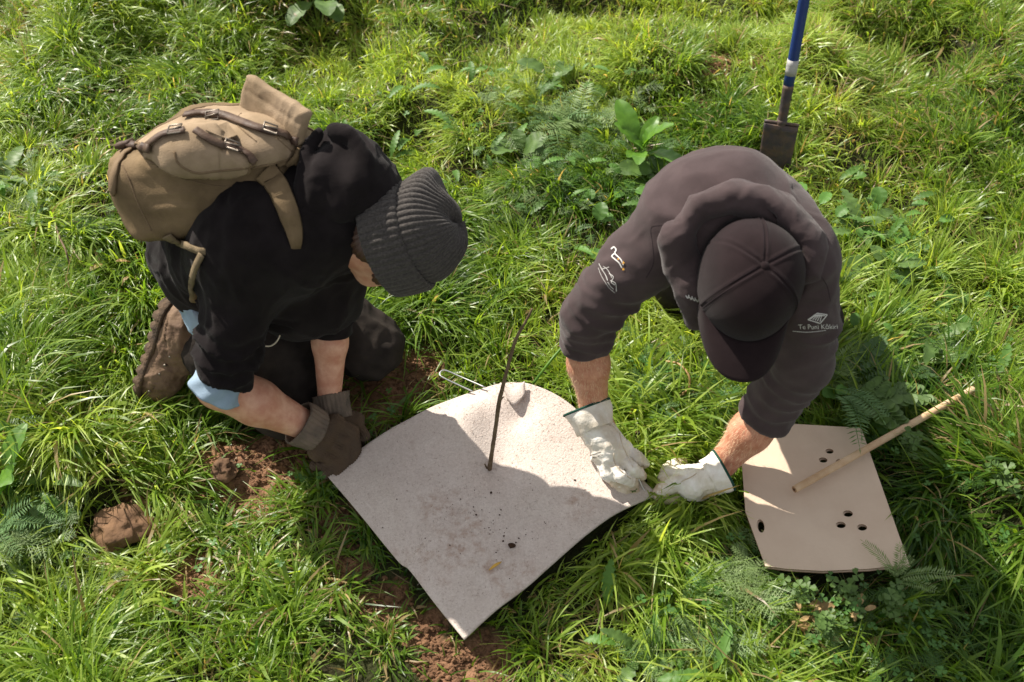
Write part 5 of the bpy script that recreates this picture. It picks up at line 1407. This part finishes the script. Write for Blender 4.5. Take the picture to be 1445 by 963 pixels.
Wd = [
 ('dock_plant', 'dock', 905, 238, 0, 11, .82, 'bright green broad-leaved dock plant behind the shoulder of the person in charcoal', 0, 6.283),
 ('weed', 'dulldock', 935, 262, 0, 6, .9, 'low crinkled leaves at the foot of the bright green dock plant', 2, 5),
 ('weed', 'dulldock', 775, 130, 0, 5, .9, 'pale curled broad leaf clump far back above the middle of the grass', 0, 6.283),
 ('weed', 'dulldock', 735, 215, 0, 7, 1.0, 'pale broad leaf clump in the grass midway between the two people', 0, 6.283),
 ('ferny_weed', 'greyneedle', 820, 190, 0, 12, 1.0, 'tall ferny weed with narrow leaflets left of the bright green dock', 0, 6.283),
 ('ferny_weed', 'needle', 780, 175, 0, 9, 1.0, 'ferny green weed behind the pale leaf clump', 0, 6.283),
 ('ferny_weed', 'yarrow', 850, 225, 0, 9, .9, 'feathery weed growing against the left side of the bright dock', 0, 6.283),
 ('ferny_weed', 'ragwort', 725, 290, 0, 8, .9, 'greyish feathery weed in the open grass right of the beanie', 0, 6.283),
 ('ferny_weed', 'ragwort', 710, 160, 0, 7, .9, 'small feathery weed at the back behind the hooded person', 0, 6.283),
 ('ferny_weed', 'yarrow', 900, 500, 0, 12, .75, 'feathery weed right of the hairy forearm and white glove cuff', 0, 6.283),
 ('ferny_weed', 'yarrow', 925, 545, 0, 9, .65, 'feathery weed in the gap between the two white gloves and the cap brim', 0, 6.283),
 ('ferny_weed', 'yarrow', 890, 560, 0, 8, .55, 'lowest feathery weed beside the white glove cuff', 0, 6.283),
 ('ferny_weed', 'yarrow', 975, 560, 0, 8, .7, 'feathery weed just below the cap brim', 0, 6.283),
 ('round_leaved_fern', 'vetch', 1215, 580, .05, 7, 1.0, 'arching stems of round grey green leaflets behind the dowel and cardboard', -.7, 1.6),
 ('ferny_weed', 'needle', 1190, 560, .07, 5, .95, 'narrow leaflet stems hanging over the far edge of the cardboard', -1.9, -.6),
 ('ferny_weed', 'greyneedle', 1170, 535, .03, 8, .7, 'spiky greyish weed beside the dark sleeve above the cardboard', 0, 6.283),
 ('weed', 'dulldock', 1275, 530, .02, 4, 1.1, 'dark broad leaf clump behind the round leaflets', 0, 3.1),
 ('ferny_weed', 'ragwort', 1065, 845, .06, 11, 1.0, 'pale feathery weed spreading below the left corner of the cardboard', 0, 6.283),
 ('ferny_weed', 'yarrow', 1000, 900, .03, 11, .95, 'feathery weed at the bottom edge of the picture left of the clover', 0, 6.283),
 ('ferny_weed', 'ragwort', 1030, 920, .03, 9, 1.0, 'lowest pale feathery weed at the bottom edge', 0, 6.283),
 ('ferny_weed', 'ragwort', 1060, 790, .05, 7, .7, 'small pale feathery weed touching the left edge of the cardboard', 1.6, 4.8),
 ('clover_plant', 'clover', 1120, 850, .04, 16, 1.0, 'clover patch in front of the middle of the cardboard', 0, 6.283),
 ('clover_plant', 'clover', 1190, 850, .04, 18, 1.0, 'clover patch right of centre below the cardboard', 0, 6.283),
 ('clover_plant', 'clover', 1250, 870, .03, 18, 1.1, 'clover patch below the right corner of the cardboard', 0, 6.283),
 ('clover_plant', 'clover', 1160, 900, .03, 18, 1.1, 'lowest clover patch near the bottom edge', 0, 6.283),
 ('weed', 'dry', 1135, 870, .05, 5, .35, 'browned leaf clump among the clover below the cardboard', 0, 6.283),
 ('weed', 'dry', 1205, 865, .05, 6, .35, 'brown withered leaves below the right half of the cardboard', 0, 6.283),
 ('ferny_weed', 'greyneedle', 1255, 815, .06, 6, .55, 'silvery spiky weed at the right corner of the cardboard', -1, 4),
 ('ferny_weed', 'ragwort', 95, 385, 0, 9, .9, 'pale feathery weed in the grass left of the boot', 0, 6.283),
 ('ferny_weed', 'ragwort', 60, 330, 0, 7, .9, 'pale feathery weed near the left edge level with the backpack', 0, 6.283),
 ('ferny_weed', 'needle', 10, 750, .02, 7, .85, 'long narrow leaflet fern lying left of the smooth brown clod', -.9, 1.2),
 ('ferny_weed', 'ragwort', 15, 775, .03, 8, 1.1, 'greyish feathery weed at the left edge below the brown clod', -1.5, 1.5),
 ('weed', 'dock', 8, 690, .04, 4, .6, 'bright broad leaf at the left edge above the brown clod', -1, 2),
 ('weed', 'rosette', 20, 280, 0, 6, 1.0, 'flat pale leaf rosette at the left edge beside the backpack', 0, 6.283),
 ('weed', 'dulldock', 1245, 400, 0, 6, .9, 'broad leaf clump right of the shoulder in charcoal', 0, 6.283),
 ('weed', 'rosette', 1205, 345, 0, 7, .9, 'leafy clump touching the right shoulder of the charcoal hoodie', 0, 6.283),
 ('weed', 'rosette', 1310, 495, .02, 6, .9, 'toothed leaf rosette in the grass above the far end of the dowel', 0, 6.283),
 ('clover_plant', 'clover', 1270, 650, .03, 14, 1.1, 'clover growing right of the cardboard under the dowel', 0, 6.283),
 ('clover_plant', 'clover', 1400, 700, .03, 14, 1.2, 'clover growing near the right edge below the dowel', 0, 6.283),
 ('weed', 'rosette', 895, 930, .02, 5, .9, 'flat rosette in the shaded grass at the bottom middle', 0, 6.283),
 ('weed', 'dulldock', 460, 12, 0, 8, 1.1, 'broad leaf clump at the top edge behind the backpack', 0, 6.283),
 ('weed', 'rosette', 70, 690, .02, 4, .9, 'low rosette in the grass above the smooth brown clod', 0, 6.283),
 ('ferny_weed', 'needle', 925, 590, .01, 6, .5, 'narrow leaflet weed in the gap between the two white gloves', 0, 6.283),
]
for nm, kd, u, v, h, n, s, lb, a0, a1 in Wd: weed(nm, kd, u, v, h, n, s, lb, a0=a0, a1=a1)
# green stalk beside the forearm
v, f = tube([P(752, 542, .07), P(775, 512, .10), P(792, 492, .11), P(815, 468, .12)], [.0032, .0028, .0030, .002], 8, 30)
tag(mesh_py('weed_stalk', v, f, M['dock'], None, True), 'thick pale green weed stalk between the top corner of the mat and the hairy forearm', 'stalk')
v, f = tube([P(940, 510, .06), P(958, 514, .07), P(972, 530, .07), P(972, 548, .05), P(962, 556, .04)], [.0022, .0022, .0018], 7, 34)
tag(mesh_py('dry_stem', v, f, M['dry'], None, True), 'curled tan dry stem in the grass below the cap', 'stem')
v, f = tube([P(72, 290, .05), P(82, 330, .10), P(92, 352, .12), P(98, 372, .10)], [.0025, .002], 7, 24)
tag(mesh_py('dry_stem', v, f, M['twig'], None, True), 'brown upright dry stem left of the backpack', 'stem')

# low mixed weeds growing through the turf (uncountable ground cover)
def ground_weeds():
    kinds = {'yarrow': (.07, .15, .035), 'ragwort': (.14, .21, .08), 'clover': (.06, .14, .03), 'rosette': (.08, .17, .03), 'dulldock': (.08, .18, .03), 'needle': (.07, .15, .03), 'vetch': (.08, .15, .05), 'dry': (.36, .24, .11)}
    spots = [(790, 250, .20, 52, 'yarrow ragwort yarrow rosette needle'), (860, 190, .16, 36, 'yarrow needle ragwort'), (760, 150, .2, 34, 'ragwort rosette yarrow'), (900, 330, .12, 30, 'yarrow dulldock'),
             (920, 540, .10, 46, 'yarrow clover'), (1000, 570, .07, 20, 'yarrow clover'), (1040, 870, .12, 46, 'yarrow ragwort clover'), (950, 930, .12, 40, 'yarrow ragwort rosette'), (1160, 870, .12, 60, 'clover ragwort dry clover'), (1260, 880, .12, 44, 'clover yarrow'),
             (1230, 560, .10, 30, 'vetch yarrow needle dulldock'), (1330, 640, .14, 30, 'clover yarrow'), (1270, 430, .2, 40, 'rosette dulldock yarrow'), (1380, 520, .14, 24, 'rosette clover'), (1220, 340, .14, 26, 'dulldock rosette'),
             (90, 360, .16, 40, 'ragwort yarrow'), (40, 300, .14, 26, 'ragwort rosette'), (120, 440, .12, 22, 'yarrow clover dry'), (40, 700, .12, 30, 'needle ragwort rosette'), (60, 790, .10, 26, 'ragwort yarrow'), (720, 300, .14, 26, 'ragwort yarrow'), (640, 200, .2, 24, 'rosette clover'), (1350, 800, .14, 26, 'clover yarrow'), (530, 590, .06, 6, 'clover'), (470, 720, .05, 8, 'clover'), (350, 780, .12, 10, 'clover')]
    r = random.Random(99); VV, FF4, FF3, CC = [], [], [], []; base = 0
    cache = {}
    for k in kinds:
        for me in K[k]:
            V = np.array([v.co for v in me.vertices]); q4 = [list(p.vertices) for p in me.polygons if len(p.vertices) == 4]; q3 = []
            for p in me.polygons:
                if len(p.vertices) != 4:
                    vs = list(p.vertices)
                    for i in range(1, len(vs) - 1): q3.append([vs[0], vs[i], vs[i + 1]])
            cache.setdefault(k, []).append((V, np.array(q4, int).reshape(-1, 4), np.array(q3, int).reshape(-1, 3)))
    for u, v, rad, n, ks in spots:
        c0 = P(u, v); ks = ks.split()
        for _ in range(int(n * 1.5)):
            x = c0[0] + r.gauss(0, rad * .6); y = c0[1] + r.gauss(0, rad * .6); xa, ya = np.array([x]), np.array([y])
            if poly_dist(xa, ya, matpoly)[0] < .03 or poly_dist(xa, ya, cardpoly)[0] < .015: continue
            z = float(G(x, y)); k = r.choice(ks); V, q4, q3 = r.choice(cache[k]); s = r.uniform(.35, .8) * (1.15 if k == 'clover' else .85)
            a = r.uniform(0, 6.283); ti = r.uniform(-.5, .3); ca, sa, ct, st_ = math.cos(a), math.sin(a), math.cos(ti), math.sin(ti)
            Rm = np.array([[ca, -sa, 0], [sa, ca, 0], [0, 0, 1]]) @ np.array([[ct, 0, st_], [0, 1, 0], [-st_, 0, ct]])
            W_ = (V * s) @ Rm.T + [x, y, z + r.uniform(.01, .05)]
            pq = W_[::7].astype(np.float32)
            if any((S_(pq) < .004).any() for S_ in SOLIDS): continue
            if (poly_dist(W_[::5, 0], W_[::5, 1], matpoly) < .0).any() or (poly_dist(W_[::5, 0], W_[::5, 1], cardpoly) < -.01).any(): continue
            if min(np.linalg.norm(W_.mean(0) - g_) for g_ in (P(870, 650, .06), P(975, 682, .05), P(470, 640, .04), P(215, 480, .1), P(162, 728, .03))) < .07: continue
            c = np.array(kinds[k]) * r.uniform(.75, 1.35); VV.append(W_); FF4.append(q4 + base); FF3.append(q3 + base); CC.append(np.tile(np.append(c, 1), (len(W_), 1))); base += len(W_)
    o = mesh_np('ground_weeds', np.vstack(VV), np.vstack(FF4), M['weedcover'], None, True, np.vstack(FF3))
    at = o.data.color_attributes.new('tint', 'FLOAT_COLOR', 'POINT'); at.data.foreach_set('color', np.vstack(CC).astype(np.float32).ravel())
    tag(o, 'low mixed weeds and clover growing through the pasture', 'weeds', kind='stuff')
M['weedcover'] = leaf_mat('weed_cover', trans=.32, rough=.5, spec=.35)
ground_weeds()

# ============================================================ GRASS
def build_grass():
    R = rng
    X0, X1, Y0, Y1 = -2.0, 2.0, .28, 3.6
    def in_view(x, y, m=0.10):
        u, v = proj(np.stack([x, y, np.full_like(x, .08)], -1)); W_, H_ = 1445, 963
        return (u > -W_ * m) & (u < W_ * (1 + m)) & (v > -H_ * m) & (v < H_ * (1 + m * 1.3))
    # tussocks
    NT = 2900
    tx = R.uniform(X0, X1, NT); ty = R.uniform(Y0, Y1, NT)
    tall = n2(tx, ty, 3.1, 11); tuft = .5 * n2(tx, ty, 6.5, 12) + .8 * n2(tx, ty, 5.5, 2)
    size = np.clip(.95 + .85 * tall + .6 * tuft + R.normal(0, .30, NT), .22, 2.3)
    vis = in_view(tx, ty); nb = np.where(vis, 84 + 14 * smooth01((ty - 1.5) / .5), 44) * np.clip(size, .6, 1.5)
    nb = nb.astype(int)
    # blades of tussocks
    idx = np.repeat(np.arange(NT), nb); n = len(idx)
    rad = np.abs(R.normal(0, 1, n)) * .025 * (1 + .3 * size[idx]); az = R.uniform(0, 2 * np.pi, n)
    bx = tx[idx] + rad * np.cos(az); by = ty[idx] + rad * np.sin(az)
    flow = 2.2 * n2(tx, ty, 1.7, 13)[idx] * np.pi + 4.1                         # combed direction
    comb = np.clip(.45 + .5 * n2(tx, ty, 2.6, 14)[idx], .1, .95)
    dx = np.cos(az) * (1 - comb) + comb * np.cos(flow); dy = np.sin(az) * (1 - comb) + comb * np.sin(flow)
    phi = np.arctan2(dy, dx) + R.normal(0, .55, n)
    L = (.055 + .062 * size[idx]) * R.uniform(.55, 1.25, n) * (1 - (.34 + .16 * smooth01(n2(tx, ty, 1.9, 23)[idx] + .5)) * smooth01((ty[idx] - 1.45) / .6))
    th0 = np.clip(.12 + rad / .05 * .35 + .35 * comb + R.normal(0, .22, n), 0, 1.3); bend = np.clip(R.normal(1.15, .55, n) + .5 * size[idx] - .3, .1, 2.6)
    W = np.clip(R.lognormal(-6.36, .40, n), .0008, .0044) * (1 + .25 * (size[idx] - 1)) * (1 - .2 * smooth01((ty[idx] - 1.45) / .6)); kind = np.zeros(n)
    # short turf filler
    m = 62000
    fx = R.uniform(X0, X1, m); fy = R.uniform(Y0, Y1, m); keep = in_view(fx, fy) | (R.random(m) < .5); fx, fy = fx[keep], fy[keep]; m = len(fx)
    bx = np.concatenate([bx, fx]); by = np.concatenate([by, fy]); phi = np.concatenate([phi, R.uniform(0, 6.283, m)])
    L = np.concatenate([L, R.uniform(.022, .065, m)]); th0 = np.concatenate([th0, np.abs(R.normal(.3, .3, m))]); bend = np.concatenate([bend, R.normal(.9, .5, m)])
    W = np.concatenate([W, R.uniform(.0010, .0022, m)]); kind = np.concatenate([kind, np.ones(m)])
    # turf outside the picture, coarser with distance
    m = 42000; fx = R.uniform(-4.2, 4.2, m); fy = R.uniform(-1.0, 6.5, m); keep = (fx < X0 - .1) | (fx > X1 + .1) | (fy > Y1) | (fy < Y0 - .15); fx, fy = fx[keep], fy[keep]; m = len(fx)
    bx = np.concatenate([bx, fx]); by = np.concatenate([by, fy]); phi = np.concatenate([phi, R.uniform(0, 6.283, m)])
    L = np.concatenate([L, R.uniform(.06, .15, m)]); th0 = np.concatenate([th0, np.abs(R.normal(.4, .3, m))]); bend = np.concatenate([bend, R.normal(1.2, .5, m)])
    W = np.concatenate([W, R.uniform(.003, .006, m)]); kind = np.concatenate([kind, np.ones(m)])
    # dry thatch lying low
    m = 16000; fx = R.uniform(X0, X1, m); fy = R.uniform(Y0, Y1, m)
    bx = np.concatenate([bx, fx]); by = np.concatenate([by, fy]); phi = np.concatenate([phi, R.uniform(0, 6.283, m)])
    L = np.concatenate([L, R.uniform(.03, .12, m)]); th0 = np.concatenate([th0, R.uniform(.8, 1.5, m)]); bend = np.concatenate([bend, R.normal(.4, .6, m)])
    W = np.concatenate([W, R.uniform(.0008, .0018, m)]); kind = np.concatenate([kind, np.full(m, 2.)])
    # masks
    N = len(bx); dm = poly_dist(bx, by, matpoly); dc = poly_dist(bx, by, cardpoly); so = soil_mask(bx, by)
    worn = np.zeros(N)
    for u, v, r in ((300, 760, .16), (440, 760, .14), (540, 900, .14), (560, 545, .10), (330, 660, .12)):
        q = P(u, v); worn = np.maximum(worn, np.exp(-((bx - q[0]) ** 2 + (by - q[1]) ** 2) / r ** 2))
    ok = (dm > -.012) & (dc > -.006) & (R.random(N) > so * np.where(kind == 2, .75, .955)) & (R.random(N) > worn * .35)
    L = L * (1 - .45 * worn); th0 = th0 + .5 * worn
    near = np.minimum(dm, dc); L = np.where((near < .05) & (kind == 0), L * .62, L)
    bx, by, phi, L, th0, bend, W, kind, worn = [a[ok] for a in (bx, by, phi, L, th0, bend, W, kind, worn)]
    N = len(bx); z0 = G(bx, by) - .003
    K_ = 5; pts = np.zeros((N, K_, 3)); x, y, z = bx.copy(), by.copy(), z0.copy(); pts[:, 0] = np.stack([x, y, z], -1)
    tw = R.normal(0, .25, N)
    for k in range(1, K_):
        t = (k - .5) / (K_ - 1); th = np.clip(th0 + bend * t ** 1.2, 0, 2.0); ph = phi + tw * t; s = L / (K_ - 1)
        x = x + np.sin(th) * np.cos(ph) * s; y = y + np.sin(th) * np.sin(ph) * s; z = z + np.cos(th) * s
        z = np.maximum(z, z0 + .006 + .01 * R.random(N)); pts[:, k] = np.stack([x, y, z], -1)
    # no blade inside the people, the mat or the cardboard
    good = np.ones(N, bool)
    for k in (0, 2, 3, 4):
        p_ = pts[:, k].astype(np.float32)
        box = (p_[:, 1] > .9) & (p_[:, 1] < 2.0) & (p_[:, 0] > -.95) & (p_[:, 0] < .9)
        for s_ in SOLIDS:
            ii_ = np.where(box & good)[0]
            for c0 in range(0, len(ii_), 60000):
                jj = ii_[c0:c0 + 60000]; good[jj[s_(p_[jj]) < .004]] = False
        if k >= 2:
            d1 = poly_dist(p_[:, 0], p_[:, 1], matpoly); d2 = poly_dist(p_[:, 0], p_[:, 1], cardpoly); rr = R.random(N)
            good &= ~((d1 < -.012) & (rr < .985)) & ~((d2 < -.010) & (rr < .97)) & ~((d1 < .01) & (p_[:, 2] > .05) & (rr < .7))
    # keep the space of boots and gloves clear
    for c_, r in ((P(215, 480, .1), .07), (P(232, 440, .15), .06), (P(240, 520, .08), .05), (P(470, 635, .04), .05), (P(870, 660, .06), .045), (P(975, 682, .05), .055), (P(1010, 665, .07), .05), (P(845, 600, .12), .05), (P(162, 728, .03), .058), (P(830, 530, .22), .06), (P(1104, 200, .08), .06), (P(1104, 215, .08), .045), (P(1085, 208, .07), .06), (P(1125, 208, .07), .06)):
        good &= ((pts[:, 3] - c_) ** 2).sum(1) > r * r; good &= ((pts[:, 4] - c_) ** 2).sum(1) > r * r
    pts = pts[good]; phi, W, kind, L, worn = phi[good], W[good], kind[good], L[good], worn[good]; N = len(pts)
    side_a = phi + np.pi / 2 + R.normal(0, .5, N); S_ = np.stack([np.cos(side_a), np.sin(side_a), R.normal(0, .25, N)], -1)
    prof = np.array([.75, 1.0, .92, .62])
    Vv = np.zeros((N, 9, 3), np.float32)
    for k in range(4):
        Vv[:, 2 * k] = pts[:, k] - S_ * (W * prof[k])[:, None]; Vv[:, 2 * k + 1] = pts[:, k] + S_ * (W * prof[k])[:, None]
    Vv[:, 8] = pts[:, 4]
    b = (np.arange(N) * 9)[:, None]
    quads = np.concatenate([b + np.array([[2 * k, 2 * k + 1, 2 * k + 3, 2 * k + 2]]) for k in range(3)]).reshape(-1, 4)
    tris = b + np.array([[6, 7, 8]])
    # blade colours: fresh, deep, yellow green and straw
    hue = n2(pts[:, 0, 0], pts[:, 0, 1], 3, 15) * .7 + n2(pts[:, 0, 0], pts[:, 0, 1], 9, 16) * .35 + R.normal(.05, .33, N)
    drypatch = smooth01((n2(pts[:, 0, 0], pts[:, 0, 1], 2.6, 19) - .15) / .5)
    c_deep = np.array([.030, .092, .008]); c_mid = np.array([.150, .250, .026]); c_yel = np.array([.365, .455, .095]); c_dry = np.array([.40, .30, .15])
    t = np.clip(hue * .5 + .5, 0, 1)[:, None]
    col = np.where(t < .5, c_deep + (c_mid - c_deep) * t * 2, c_mid + (c_yel - c_mid) * (t - .5) * 2)
    dry = (R.random(N) < .035 + .10 * worn + .12 * drypatch) | ((kind == 2) & (R.random(N) < .55)); col[dry] = c_dry * R.uniform(.5, 1.1, dry.sum())[:, None]
    col = col * R.uniform(.8, 1.2, N)[:, None]
    o = mesh_np('grass', Vv.reshape(-1, 3), quads, M['grass'], None, True, tris)
    ca = np.ones((N, 9, 4), np.float32); ca[:, :, :3] = col[:, None]
    at = o.data.color_attributes.new('tint', 'FLOAT_COLOR', 'POINT'); at.data.foreach_set('color', ca.ravel())
    tag(o, 'long tussocky pasture grass with scattered dry blades', 'grass', kind='stuff')
    print('blades', N, 'tris', N * 7)
build_grass()
